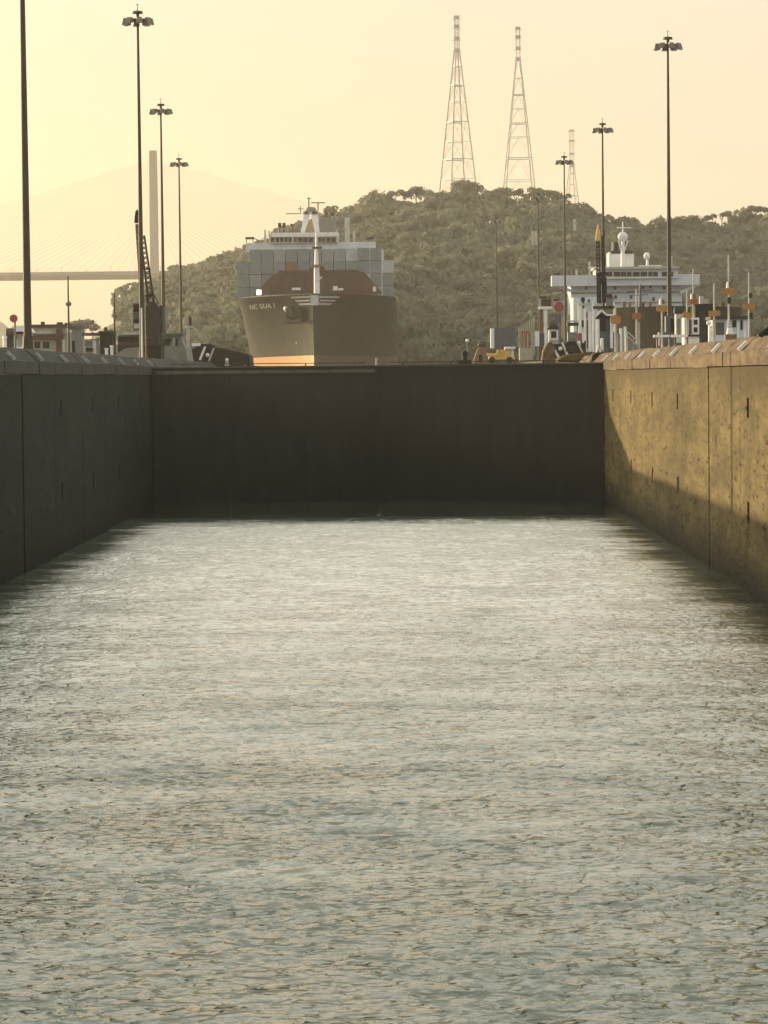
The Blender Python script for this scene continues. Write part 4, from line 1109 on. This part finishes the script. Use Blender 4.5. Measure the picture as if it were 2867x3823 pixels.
# mobile crane
t = thing('mobile_crane', gp(552, 262), 'dark mobile crane with its lattice boom raised beside the bridge pylon', 'crane')
d = 262
PB(t, 'machinery_house', 'black', 545, 592, 1142, 1298, d, 4)
b = MB(t.location); pts = [(545, 1145), (560, 1128), (582, 1128), (594, 1150), (600, 1200), (592, 1290), (545, 1290)]
b.prism([(at(*p, d - .6).x, at(*p, d - .6).z) for p in pts], 'y', d - .6, d - .05); b.build('engine_cover', 'darkgrey', t)
PB(t, 'counterweight', 'grey', 590, 616, 1148, 1232, d + .5, 2.4)
PB(t, 'exhaust', 'darkgrey', 598, 606, 1140, 1240, d - .3, .25)
cb = PB(t, 'operator_cab', 'bluegrey', 497, 526, 1132, 1232, d - .3, 2.2)
PB(t, 'cab_window', 'black', 499, 524, 1136, 1164, d - .36, .06, cb)
PB(t, 'cab_window', 'black', 499, 524, 1192, 1206, d - .36, .06, cb)
PB(t, 'cab_panel', 'white_dirty', 500, 520, 1208, 1226, d - .36, .06, cb)
GB(t, 'undercarriage', 'black', 520, 600, 1290, d - .2, 4)
b = MB(t.location)                       # lattice boom, two chords each side and lacing
A0, A1 = at(562, 1105, d), at(541, 930, d); T0 = at(514, 835, d + .2)
B0, B1 = at(530, 1130, d), at(510, 835, d)
def lattice(b, p0, p1, w0, w1, n, th):
    d3 = (p1 - p0).normalized(); ux_ = Vector((d3.z, 0, -d3.x)); uy_ = Vector((0, 1, 0))
    def c(k, f): w = (w0 + (w1 - w0) * f) / 2; return p0.lerp(p1, f) + ux_ * w * (1 if k in (0, 1) else -1) + uy_ * w * (1 if k in (1, 2) else -1)
    for k in range(4):
        b.bar(c(k, 0), c(k, 1), th)
        for i in range(n): b.bar(c(k, i / n), c((k + 1) % 4, (i + 1) / n), th * .6)
lattice(b, at(566, 1140, d), at(532, 880, d), .5, .34, 14, .12)
b.build('boom', 'black', t)
b = MB(t.location); lattice(b, at(532, 1130, d + .4), at(511, 838, d + .4), .30, .2, 14, .085); b.build('boom_extension', 'brown', t)
b = MB(t.location); pts = [(502, 832), (503, 812), (506, 790), (513, 782), (520, 792), (521, 832)]
b.prism([(at(*p, d).x, at(*p, d).z) for p in pts], 'y', d - .2, d + .4); b.build('boom_head', 'black', t)
b = MB(t.location); b.cyl(at(553, 1008, d), at(553, 1001, d), .22).bar(at(545, 1006, d), at(556, 1000, d), .14); b.build('sheave', 'black', t)
b = MB(t.location); b.bar(at(542, 1105, d), at(577, 1102, d), .22); b.build('gantry_beam', 'black', t)
b = MB(t.location); b.bar(at(548, 1105, d), at(548, 1140, d), .09).bar(at(572, 1105, d), at(572, 1140, d), .09).bar(at(577, 1105, d), at(592, 1135, d), .1); b.build('gantry_leg', 'darkgrey', t)
b = MB(t.location); b.cyl(at(509, 835, d), at(530, 1300, d - .8), .035, n=5).cyl(at(512, 835, d), at(536, 1300, d - .8), .035, n=5); b.build('hoist_cable', 'darkgrey', t)
t = thing('pale_post', gp(531, 232), 'slim pale steel post standing on the wall end in front of the crane', 'post')
b = MB(t.location); b.cyl(gp(531, 232), (gp(531, 232).x, 232, at(528, 1150, 232).z), .075, .05, 8); b.build('pole', 'white', t)
b = MB(t.location); b.cyl(gp(531, 232), gp(531, 232) + Vector((0, 0, .15)), .2); b.build('base', 'grey', t)
t = thing('reddish_post', gp(547, 228), 'short reddish post beside the slim pale steel post', 'post')
b = MB(t.location); b.cyl(gp(547, 228), (gp(547, 228).x, 228, at(545, 1262, 228).z), .09, .07, 8); b.build('pole', 'brown', t)
b = MB(t.location); b.sphere((gp(547, 228).x, 228, at(545, 1262, 228).z), .11, 8, 6); b.build('cap', 'red', t)

# grey booth
t = thing('grey_booth', gp(645, 292), 'grey booth with a slanted dark window between the crane and the open gate leaf', 'booth')
d = 292
b = MB(t.location); pts = [(612, 1345), (612, 1252), (676, 1250), (680, 1275), (692, 1300), (692, 1345)]
b.prism([(at(*p, d).x, at(*p, d).z) for p in pts], 'y', d, d + 3); b.build('wall', 'grey', t)
PB(t, 'roof', 'bluegrey', 608, 680, 1244, 1252, d - .4, 3.8)
b = MB(t.location); pts = [(609, 1290), (614, 1264), (640, 1264), (633, 1290)]; b.prism([(at(*p, d - .1).x, at(*p, d - .1).z) for p in pts], 'y', d - .1, d - .02); b.build('window', 'glass', t)
PB(t, 'side_window', 'darkgrey', 656, 664, 1262, 1292, d - .08, .06)
b = MB(t.location); b.bar(at(640, 1335, d - .3), at(650, 1262, d - .3), .16); b.build('corner_post', 'white_dirty', t)
t = thing('signal_lamp_post', gp(702, 300), 'pale post carrying a small dark signal lamp above the open gate leaf on the left', 'signal')
PB(t, 'column', 'white_dirty', 696, 708, 1222, 1330, 300, .35); PB(t, 'tray', 'white_dirty', 690, 720, 1216, 1224, 299.8, .8); PB(t, 'signal_head', 'darkgrey', 705, 715, 1184, 1216, 299.9, .3)
b = MB(t.location); b.sphere(at(707, 1183, 300), .2, 8, 6); b.build('lamp_hood', 'brown', t)

# open guard-gate leaf resting along the wall beyond the gate (both sides)
def open_leaf(side, outline, d, depth, label, bars, extra):
    px = sum(p[0] for p in outline) / len(outline)
    t = thing('open_gate_leaf', gp(px, d), label, 'lock gate', 'open guard gate leaves beyond the closed gate')
    b = MB(t.location); b.prism([(at(*p, d).x, at(*p, d).z) for p in outline], 'y', d, d + depth); b.build('arched_cover', 'black', t, bevel=.12)
    for (xa, ya), (xb, yb), w, m in bars:
        b = MB(t.location); b.bar(at(xa, ya, d - .3), at(xb, yb, d - .3), w); b.build('slanted_rail', m, t)
    for kind, a, m in extra:
        b = MB(t.location)
        if kind == 'lamp': b.sphere(at(*a, d - .3), .21, 10, 7)
        else: b.pbox(*a, d - .5, .4)
        b.build('round_lamp' if kind == 'lamp' else 'hatch', m, t)
    return t
open_leaf(-1, [(668, 1372), (676, 1340), (700, 1318), (722, 1300), (748, 1284), (790, 1283), (806, 1298), (830, 1298), (862, 1306), (905, 1316), (930, 1324), (934, 1372)], 300, 8,
          'black humped gate leaf with slanted white rails, folded open on the left beyond the gate',
          [((669, 1334), (688, 1300), .22, 'white'), ((682, 1334), (702, 1300), .20, 'white_dirty'), ((746, 1344), (766, 1294), .22, 'white'), ((780, 1348), (798, 1300), .18, 'white_dirty')],
          [('lamp', (775, 1326), 'white'), ('hatch', (716, 748, 1281, 1292), 'white')])
t = thing('bollard', gp(845, 298), 'cream bollard in front of the black humped gate leaf on the left', 'bollard')
b = MB(t.location); c = at(847, 1345, 298); b.cyl((c.x, 298, at(847, 1366, 298).z), (c.x, 298, c.z), .25, .14, 10); b.build('post', 'beige', t)
b = MB(t.location); b.sphere((c.x, 298, c.z + .05), .17, 10, 6); b.build('cap', 'marker', t)
t = thing('pale_float', gp(738, 290), 'flat pale plate lying at the foot of the humped gate leaf', 'plate')
PB(t, 'plate', 'white', 731, 748, 1354, 1361, 290, .5); PB(t, 'rest', 'darkgrey', 735, 744, 1361, 1372, 290.1, .3)

# ------------------------------------------------------------------ right side: centre pier
open_leaf(1, [(2040, 1352), (2052, 1296), (2066, 1284), (2112, 1282), (2118, 1274), (2140, 1272), (2162, 1280), (2172, 1318), (2240, 1334), (2240, 1352)], 292, 8,
          'black gate leaf with slanted white rails, folded open on the right beyond the gate',
          [((2068, 1304), (2086, 1334), .24, 'white'), ((2098, 1278), (2124, 1338), .20, 'white'), ((2154, 1276), (2176, 1318), .16, 'white_dirty')],
          [('lamp', (2092, 1302), 'white'), ('hatch', (2112, 2148, 1290, 1312), 'darkgrey')])
t = thing('concrete_buttress', gp(2050, 286), 'sunlit ochre concrete buttress left of the right hand open gate leaf', 'buttress')
b = MB(t.location); b.prism([(at(*p, 286).x, at(*p, 286).z) for p in [(2022, 1356), (2030, 1306), (2048, 1276), (2062, 1276), (2072, 1300), (2078, 1356)]], 'y', 286, 289); b.build('block', 'coping_r', t, bevel=.1)
t = thing('concrete_sill', gp(2150, 252), 'sunlit low concrete sill just behind the gate crest at its right end', 'sill')
b = MB(t.location); b.prism([(at(*p, 252).x, at(*p, 252).z) for p in [(2082, 1352), (2090, 1334), (2128, 1322), (2210, 1312), (2226, 1318), (2226, 1352)]], 'y', 252, 258); b.build('block', 'wall_r', t, bevel=.12)
t = thing('gate_hinge_block', gp(2240, 236), 'black hinge casting at the right end of the gate beside the sunlit wall', 'hinge')
b = MB(t.location); b.prism([(at(*p, 232).x, at(*p, 232).z) for p in [(2206, 1352), (2210, 1326), (2224, 1316), (2258, 1314), (2268, 1330), (2262, 1352)]], 'y', 232, 235); b.build('casting', 'black', t, bevel=.08)
t = thing('hinge_bracket', gp(2232, 240), 'bright sunlit forked bracket above the black hinge casting', 'bracket')
b = MB(t.location); b.pbox(2228, 2238, 1290, 1332, 240, .5).pbox(2243, 2253, 1262, 1332, 240, .5).pbox(2228, 2253, 1306, 1332, 240, .5); b.build('fork', 'marker', t, bevel=.04)

# blue grey container hut, yellow machine, brown frames, bright post
t = thing('storage_container', gp(1880, 480), 'blue grey storage container at the foot of the hill on the right', 'container'); d = 480
PB(t, 'body', 'bluegrey', 1846, 1926, 1224, 1300, d, 3); PB(t, 'end_door', 'white', 1832, 1845, 1226, 1300, d + .1, 2.6)
for k in range(5): PB(t, 'rib', 'bluegrey', 1852 + k * 15, 1856 + k * 15, 1228, 1298, d - .12, .1)
t = thing('yellow_loader', gp(1870, 330), 'sunlit yellow machine with a low boom, left of the right open gate leaf', 'machine'); d = 330
z = at(1870, 1346, d).z
PB(t, 'chassis', 'yellow', 1826, 1922, 1330, 1342, d, 2.2); PB(t, 'boom', 'yellow', 1818, 1892, 1318, 1328, d + .3, .8)
PB(t, 'cab', 'yellow', 1884, 1906, 1298, 1330, d, 1.6); PB(t, 'cab_roof', 'white', 1886, 1924, 1294, 1303, d - .2, 2.0); PB(t, 'cab_post', 'white', 1908, 1918, 1303, 1330, d + .1, .4)
PB(t, 'bonnet', 'yellow', 1856, 1884, 1306, 1318, d + .2, 1.2)
for px in (1836, 1902): b = MB(t.location); c = at(px, 1344, d); b.cyl(c + Vector((0, -.2, 0)), c + Vector((0, .1, 0)), .36, n=12); b.build('wheel', 'black', t)
b = MB(t.location); b.box(at(1830, 1350, d).x, at(1920, 1350, d).x, d + .1, d + 2, G - .03, z); b.build('skid', 'darkgrey', t)
t = thing('brown_mound', gp(1800, 420), 'brown earth coloured hut with a dark domed top left of the yellow machine', 'hut'); d = 420
b = MB(t.location); b.prism([(at(*p, d).x, at(*p, d).z) for p in [(1766, 1356), (1780, 1310), (1790, 1296), (1808, 1296), (1826, 1320), (1832, 1356)]], 'y', d, d + 3); b.build('wall', 'brown', t)
b = MB(t.location); b.sphere(at(1799, 1288, d + 1), .62, 10, 7); b.build('dome', 'darkgrey', t); PB(t, 'door', 'black', 1756 + 32, 1756 + 44, 1325, 1352, d - .05, .06)
t = thing('round_lamp_post', gp(1742, 420), 'tiny pale globe lamp on a stub post at the shore left of the yellow machine', 'lamp')
b = MB(t.location); b.sphere(at(1744, 1272, d), .26, 8, 6); b.build('globe', 'white', t); b = MB(t.location); c = at(1744, 1278, d); b.cyl((c.x, d, G), c, .07); b.build('post', 'grey', t)
t = thing('orange_frame', gp(1968, 340), 'orange brown portal frame left of the bright white post', 'frame'); d = 340
PB(t, 'lintel', 'orange2', 1944, 1978, 1236, 1246, d, .4)
for px in (1950, 1964, 1976): PB(t, 'upright', 'brown', px - 4, px + 4, 1246, 1300, d + .05, .3)
b = MB(t.location); b.gbox(1940, 1990, 1298, d, 2, G - .03); b.build('base', 'beige', t)
t = thing('pale_palisade', gp(1940, 420), 'faint row of pale upright posts behind the orange brown frame', 'palisade')
for k in range(8): PB(t, 'post', 'beige', 1936 + k * 8, 1940 + k * 8, 1220 - k * 5, 1330, 420, .25)
PB(t, 'rail', 'beige', 1934, 1998, 1290, 1296, 419.8, .15)
t = thing('white_marker_board', gp(2000, 300), 'tall bright sunlit white board left of the small windowed hut', 'board')
PB(t, 'board', 'white', 1998, 2013, 1236, 1292, 300, .15); b = MB(t.location); b.bar((at(2006, 1290, 300).x, 300.2, G), (at(2006, 1240, 300).x, 300.2, at(2006, 1240, 300).z), .12); b.build('post', 'grey', t)
PB(t, 'side_plate', 'bluegrey', 2014, 2032, 1244, 1292, 300.3, .4)
# T shaped signal and disc
t = thing('arrow_signal', gp(2037, 316), 'white T shaped signal with a dark hooded arrow box on top', 'signal'); d = 316
PB(t, 'column', 'white', 2031, 2044, 1152, 1340, d, .35); PB(t, 'tray', 'white', 2012, 2062, 1144, 1154, d - .2, .8); PB(t, 'signal_box', 'breakwater', 2018, 2058, 1118, 1144, d, .5)
PB(t, 'frame', 'white_dirty', 2012, 2020, 1112, 1144, d - .1, .3); PB(t, 'hood', 'darkgrey', 2012, 2040, 1106, 1114, d - .3, .9); PB(t, 'back_column', 'brown', 2014, 2026, 1154, 1270, d + .5, .3)
t = thing('red_disc_sign', gp(2090, 322), 'dark red disc on a white square board right of the T shaped signal', 'sign'); d = 322
PB(t, 'board', 'white_dirty', 2066, 2108, 1124, 1166, d, .1)
b = MB(t.location); c = at(2087, 1146, d); b.cyl(c + Vector((0, -.12, 0)), c + Vector((0, -.02, 0)), .54, n=24); b.build('disc', 'red', t)
PB(t, 'top_lamp', 'breakwater', 2064, 2086, 1116, 1124, d - .1, .4); b = MB(t.location); b.bar((c.x, d + .2, G), (c.x, d + .2, c.z), .2); b.build('post', 'grey', t)
PB(t, 'number_plate', 'bluegrey', 2070, 2094, 1176, 1204, d - .02, .08)
# small white hut with a framed window
t = thing('windowed_hut', gp(2066, 300), 'small white hut with one dark window and a dark hipped roof', 'hut'); d = 300
b = MB(t.location); b.gbox(2050, 2084, 1232, d, 2, G - .03); b.build('wall', 'white_dirty', t)
for a in ((2050, 2084, 1230, 1237), (2050, 2084, 1262, 1269), (2050, 2057, 1237, 1262), (2077, 2084, 1237, 1262)): PB(t, 'window_frame', 'white', *a, d - .08, .08)
PB(t, 'window', 'glass', 2057, 2077, 1237, 1262, d - .04, .04)
b = MB(t.location); b.prism([(at(*p, d).x, at(*p, d).z) for p in [(2043, 1228), (2088, 1228), (2080, 1216), (2066, 1210), (2052, 1216)]], 'y', d - .3, d + 2.4); b.build('roof', 'darkgrey', t)
t = thing('cable_reel', gp(2135, 310), 'grey machinery box with a dark top between the mast foot and the white pillars', 'machine'); d = 310
PB(t, 'body', 'grey', 2120, 2158, 1240, 1300, d, 1.6); PB(t, 'cover', 'darkgrey', 2118, 2160, 1204, 1216, d - .1, 2); PB(t, 'rail', 'white_dirty', 2118, 2160, 1196, 1202, d - .2, .1)
for px in (2121, 2156): PB(t, 'upright', 'darkgrey', px - 2, px + 2, 1216, 1240, d, .2)
b = MB(t.location); b.box(at(2120, 1300, d).x, at(2158, 1300, d).x, d + .05, d + 1.6, G - .03, at(2140, 1300, d).z); b.build('plinth', 'beige', t)
t = thing('red_box', gp(2165, 300), 'small dark red box with a white post beside it', 'box'); PB(t, 'box', 'red', 2158, 2172, 1244, 1272, 300, .5); PB(t, 'post', 'white', 2173, 2181, 1240, 1280, 299.9, .2)
b = MB(t.location); b.box(at(2158, 1, 300).x, at(2178, 1, 300).x, 300.05, 300.4, G - .03, at(2165, 1272, 300).z); b.build('pedestal', 'darkgrey', t)

# white lockside house with pillars, in front of the tanker's left half
d = 345
t = thing('pillared_house', gp(2190, d), 'pale blue white lockside house with tall white pillars in front of the tanker', 'building')
b = MB(t.location); b.gbox(2140, 2232, 1110, d, 6, G - .03); b.build('wall', 'house', t)
for px, y0, w in ((2164, 1140, 12), (2184, 1150, 8), (2202, 1165, 12), (2212, 1180, 10), (2226, 1190, 10)):
    b = MB(t.location); b.gbox(px - w / 2, px + w / 2, y0, d - 1.2, .4, G - .03); b.build('pillar', 'white', t)
for px, py, w, h in ((2176, 1110, 14, 16), (2178, 1124, 7, 28), (2198, 1118, 7, 12), (2176, 1196, 10, 26), (2192, 1230, 10, 30), (2190, 1166, 6, 20)): PB(t, 'window', 'darkgrey', px - w / 2, px + w / 2, py, py + h, d - .06, .06)
PB(t, 'porch_beam', 'white_dirty', 2158, 2232, 1132, 1140, d - 1.3, .5); PB(t, 'brown_door', 'brown', 2186, 2196, 1196, 1300, d - .1, .06)

# raised boom crane on the pier
t = thing('locomotive_crane', gp(2245, 300), 'crane with a raised yellow tipped boom and a gabled white framed cab on the pier', 'crane'); d = 300
b = MB(t.location); lattice(b, at(2236, 1130, d), at(2232, 900, d), .34, .26, 16, .10); b.build('boom', 'black', t)
b = MB(t.location); lattice(b, at(2256, 1130, d + .4), at(2250, 880, d + .4), .30, .22, 16, .09); b.build('back_boom', 'black', t)
b = MB(t.location); pts = [(2224, 898), (2225, 870), (2232, 838), (2240, 868), (2241, 898)]; b.prism([(at(*p, d).x, at(*p, d).z) for p in pts], 'y', d - .25, d + .25); b.build('boom_tip', 'yellow', t)
b = MB(t.location); pts = [(2225, 1018), (2232, 1032), (2262, 1032), (2268, 1018)]; b.prism([(at(*p, d - .4).x, at(*p, d - .4).z) for p in pts], 'y', d - .4, d + .7); b.build('sheave_block', 'black', t)
PB(t, 'boom_foot', 'bluegrey', 2230, 2266, 1036, 1130, d + .6, .5); PB(t, 'cylinder', 'white_dirty', 2241, 2247, 1062, 1128, d - .1, .2)
PB(t, 'deck', 'darkgrey', 2214, 2294, 1142, 1152, d - .6, 2.6)
for px in (2216, 2292): PB(t, 'deck_post', 'white', px - 3, px + 3, 1128, 1240, d - .5, .2)
b = MB(t.location); b.gbox(2236, 2280, 1176, d, 3, G - .03); b.build('cab_body', 'bluegrey', t)
b = MB(t.location); pts = [(2224, 1190), (2228, 1178), (2246, 1160), (2266, 1178), (2292, 1180), (2292, 1192), (2264, 1190)]; b.prism([(at(*p, d - .3).x, at(*p, d - .3).z) for p in pts], 'y', d - .3, d + 3); b.build('cab_roof', 'black', t)
b = MB(t.location); b.bar(at(2224, 1180, d - .6), at(2246, 1158, d - .6), .2).bar(at(2246, 1158, d - .6), at(2266, 1176, d - .6), .2).bar(at(2266, 1176, d - .6), at(2292, 1176, d - .6), .18); b.build('gable_trim', 'white', t)
PB(t, 'cab_window', 'black', 2240, 2262, 1192, 1236, d - .05, .06); PB(t, 'cab_frame', 'white', 2278, 2288, 1182, 1300, d - .35, .3); PB(t, 'cab_frame', 'white', 2229, 2238, 1192, 1290, d - .35, .3)
PB(t, 'cable_drum', 'darkgrey', 2264, 2286, 1098, 1110, d, .6); PB(t, 'machinery', 'grey', 2262, 2290, 1110, 1142, d + .2, 1.2)

# orange sign boards on thin poles
def sign_pole(px, py, w, h, ptop, pbot, d, label, m='orange', lamp=None, extra=(), base=False, tilt=0):
    t = thing('sign_pole', gp(px, d), label, 'sign post', 'orange sign boards on poles along the pier')
    c = at(px, py, d); b = MB(t.location)
    b.cyl((c.x, d + .12, G - .03), (c.x, d + .12, at(px, ptop, d).z), .10, .065, 8); b.build('pole', 'white_dirty', t)
    W, H = w * d / F / 2, h * d / F / 2
    b = MB(t.location)
    k = min(W, H) * .35; o = [(-W + k, -H), (W - k, -H), (W, -H + k), (W, H - k), (W - k, H), (-W + k, H), (-W, H - k), (-W, -H + k)]
    ca, sa = math.cos(tilt), math.sin(tilt)
    b.prism([(c.x + x * ca - z * sa, c.z + x * sa + z * ca) for x, z in o], 'y', d - .06, d + .02); b.build('board', m, t)
    b = MB(t.location); b.box(c.x - W * .7, c.x + W * .7, d + .02, d + .05, c.z - .05, c.z + .05).box(c.x - .1, c.x + .1, d + .05, d + .14, c.z - .12, c.z + .12); b.build('bracket', 'darkgrey', t)
    if lamp:
        q = at(px + lamp[0], py + lamp[1], d - .1); l = MB(t.location); l.cyl(q + Vector((0, 0, -.28)), q + Vector((0, 0, .26)), .13, .06, 10); l.build('lamp', 'marker', t)
        b = MB(t.location); b.pbox(px + lamp[0] + 5, px + lamp[0] + 16, py + lamp[1] - 8, py + lamp[1] + 11, d, .2); b.build('lamp_box', 'brown', t)
    for e in extra: PB(t, 'control_box', 'darkgrey', *e, d - .15, .25)
    if base: b = MB(t.location); b.gbox(px - 2, px + 12, base, d, .6, G - .03); b.build('pedestal', 'beige', t)
    return t
sign_pole(2298, 1193, 36, 32, 1137, 1280, 262, 'squarish amber sign board on a pole right of the gabled crane cab')
sign_pole(2377, 1180, 34, 24, 1080, 1280, 258, 'reddish orange sign board above a stone pedestal in front of the tanker hull', 'orange2', base=1202)
sign_pole(2471, 1152, 42, 22, 1100, 1280, 262, 'orange sign board with a white lamp just left of the tallest right mast', lamp=(-6, -26))
sign_pole(2565, 1177, 34, 22, 1087, 1280, 250, 'tilted orange sign board right of the tallest right mast, above the kiosk', tilt=-.35)
sign_pole(2589, 1126, 36, 20, 1003, 1280, 285, 'reddish sign board with two white lamps on a tall pole below the tanker wing', 'orange2', lamp=(-8, -20))
sign_pole(2667, 1170, 45, 20, 1058, 1280, 255, 'amber sign board on a pole above the sunlit yellow bollard')
sign_pole(2721, 1088, 52, 22, 952, 1280, 250, 'highest orange sign board, with a white and red lamp above it', lamp=(-5, -25), extra=((2715, 2729, 1110, 1134),))
sign_pole(2797, 1144, 45, 22, 1018, 1280, 245, 'rightmost amber sign board on a pole with dark boxes', extra=((2796, 2808, 1094, 1112), (2799, 2810, 1168, 1192)))
# things near the tall right mast
t = thing('mast_service_box', gp(2502, 268), 'dark blue service cabinet at the foot of the tallest right mast', 'cabinet')
PB(t, 'cabinet', 'bluegrey', 2486, 2520, 1180, 1262, 268, 1.4); PB(t, 'door', 'black', 2504, 2518, 1190, 1250, 267.95, .05); PB(t, 'plinth', 'bluegrey', 2462, 2540, 1240, 1290, 267.6, 2.2)
for i, (x0, x1) in enumerate(((2442, 2500), (2509, 2566))):
    t = thing('white_gangway', gp((x0 + x1) / 2, 215), f'flat sunlit white gangway plate on the wall top below the tall mast, {"left" if i == 0 else "right"} of two', 'gangway', 'white gangway plates')
    PB(t, 'plate', 'white', x0, x1, 1250, 1259, 215, .9)
    for px in (x0 + 6, x1 - 6): b = MB(t.location); b.box(at(px, 1, 215).x - .06, at(px, 1, 215).x + .06, 215.2, 215.7, G - .03, at(px, 1259, 215).z); b.build('support', 'brown', t)
t = thing('white_cabinet', gp(2545, 262), 'white equipment cabinet between the tall mast and the two windowed kiosk', 'cabinet')
PB(t, 'cabinet', 'white_dirty', 2524, 2552, 1172, 1280, 262, 1.5); PB(t, 'top_unit', 'darkgrey', 2518, 2548, 1152, 1170, 262, 1.2); PB(t, 'door', 'grey', 2529, 2540, 1190, 1250, 261.95, .05)
t = thing('white_kiosk', gp(2582, 256), 'white kiosk with a dark door and two square windows one above the other', 'kiosk'); d = 256
b = MB(t.location); b.gbox(2554, 2610, 1186, d, 2.2, G - .03); b.build('wall', 'white', t)
PB(t, 'door', 'rust', 2560, 2582, 1192, 1248, d - .06, .05); PB(t, 'door_bar', 'white_dirty', 2567, 2572, 1192, 1248, d - .1, .04)
PB(t, 'window', 'glass', 2590, 2604, 1194, 1212, d - .05, .05); PB(t, 'window', 'glass', 2590, 2604, 1222, 1240, d - .05, .05); PB(t, 'sill', 'darkgrey', 2552, 2612, 1249, 1256, d - .2, .3)
t = thing('dark_gatehouse', gp(2680, 300), 'dark steel shed behind the two windowed kiosk on the right', 'shed'); d = 300
b = MB(t.location); b.gbox(2596, 2660, 1140, d, 5, G - .03); b.build('wall', 'hull2', t); PB(t, 'roof', 'black', 2590, 2664, 1134, 1141, d - .3, 6)
PB(t, 'shutter', 'darkgrey', 2606, 2634, 1160, 1280, d - .08, .07); PB(t, 'roof_vent', 'white_dirty', 2612, 2626, 1106, 1134, d + 1, .8); PB(t, 'roof_vent', 'white_dirty', 2634, 2646, 1116, 1134, d + 1, .8)
t = thing('low_white_shed', gp(2730, 272), 'low blue white shed with a dark flat roof near the right edge', 'shed'); d = 272
b = MB(t.location); b.gbox(2660, 2792, 1192, d, 4, G - .03); b.build('wall', 'house', t); PB(t, 'roof', 'darkgrey', 2654, 2796, 1180, 1192, d - .4, 5)
PB(t, 'shutter', 'bluegrey', 2672, 2704, 1204, 1250, d - .06, .05); PB(t, 'window', 'glass', 2734, 2748, 1196, 1222, d - .06, .05); PB(t, 'window', 'glass', 2764, 2772, 1196, 1232, d - .06, .05)
for px in (2714, 2756, 2780): PB(t, 'pilaster', 'white', px - 4, px + 4, 1192, 1262, d - .1, .08)
t = thing('yellow_bollard', gp(2653, 190), 'sunlit cream yellow bollard on the wall top below the amber sign', 'bollard'); d = 190
b = MB(t.location); p = gp(2654, d); b.cyl(p, (p.x, d, at(2654, 1216, d).z), .19, .16, 12); b.build('post', 'marker', t)
b = MB(t.location); b.sphere(at(2646, 1206, d), .16, 10, 7); b.build('lamp', 'white', t); PB(t, 'side_plate', 'yellow', 2660, 2670, 1216, 1250, d + .1, .2)
t = thing('white_chock', gp(2727, 175), 'small bright sunlit white mooring chock on the wall top right of the cream bollard', 'chock'); d = 175
b = MB(t.location); b.prism([(at(*p, d).x, at(*p, d).z) for p in [(2712, 1262), (2718, 1226), (2730, 1224), (2746, 1262)]], 'y', d, d + .4); b.build('horn', 'white', t); PB(t, 'foot', 'brown', 2708, 2750, 1248, 1268, d - .1, .6)
for i, (px, dd) in enumerate(((2818, 128), (2862, 122))):
    t = thing('dark_fairlead', gp(px, dd), f'dark slanted roller fairlead on the sunlit wall top at the right edge, {"left" if i == 0 else "right"} of two', 'fairlead', 'dark fairleads on the wall top')
    b = MB(t.location); c = gp(px, dd); c.x = XR + .75; b.cyl(c + Vector((-.15, 0, 0)), c + Vector((.3, 0, .32)), .16, n=10); b.build('roller', 'black', t)
    b = MB(t.location); b.box(c.x - .25, c.x + .35, dd - .2, dd + .2, G - .03, G + .06); b.build('foot', 'darkgrey', t)
# stair with two white hand rails
t = thing('pier_stair', gp(2362, 228), 'short flight of steps with slanted white hand rails behind the sunlit wall', 'stair'); d = 228
for k in range(5): PB(t, 'step', 'ramp', 2338 + k * 10, 2348 + k * 10, 1258 + k * 9, 1330, d + .3, 1.2)
for dy, dz in ((0, 0), (.9, 0)):
    b = MB(t.location); b.bar(at(2340, 1236, d + dy), at(2388, 1282, d + dy), .09).bar(at(2340, 1252, d + dy), at(2388, 1298, d + dy), .08)
    for px in (2342, 2364, 2386): b.bar(at(px, 1236 + (px - 2340), d + dy), at(px, 1310, d + dy), .07)
    b.build('hand_rail', 'white_dirty', t)
for i, (px, y0, w) in enumerate(((2318, 1226, 10), (2334, 1220, 9), (2310, 1246, 8))):
    t = thing('white_stanchion', gp(px, 240), f'white stanchion under the amber sign board right of the crane cab, {["middle", "right", "left"][i]} of three', 'post', 'white stanchions by the crane cab')
    b = MB(t.location); b.gbox(px - w / 2, px + w / 2, y0, 240, .25, G - .03); b.build('post', 'white' if i < 2 else 'grey', t)
    b = MB(t.location); b.box(at(px, 1, 240).x - .2, at(px, 1, 240).x + .2, 239.9, 240.35, G - .03, G + .1); b.build('foot', 'darkgrey', t)

# ------------------------------------------------------------------ haze
hz = bpy.data.materials.new('haze_air'); hz.use_nodes = True
hn, hl = hz.node_tree.nodes, hz.node_tree.links; hn.clear()
pv = hn.new('ShaderNodeVolumePrincipled'); ho = hn.new('ShaderNodeOutputMaterial')
pv.inputs['Color'].default_value = (1.0, .95, .84, 1); pv.inputs['Density'].default_value = 0.00012
pv.inputs['Anisotropy'].default_value = .45
hl.new(pv.outputs[0], ho.inputs['Volume'])
hb = MB().box(-4200, 4200, -60, 3500, -4.5, 235).build('haze', hz); hb['kind'] = 'stuff'
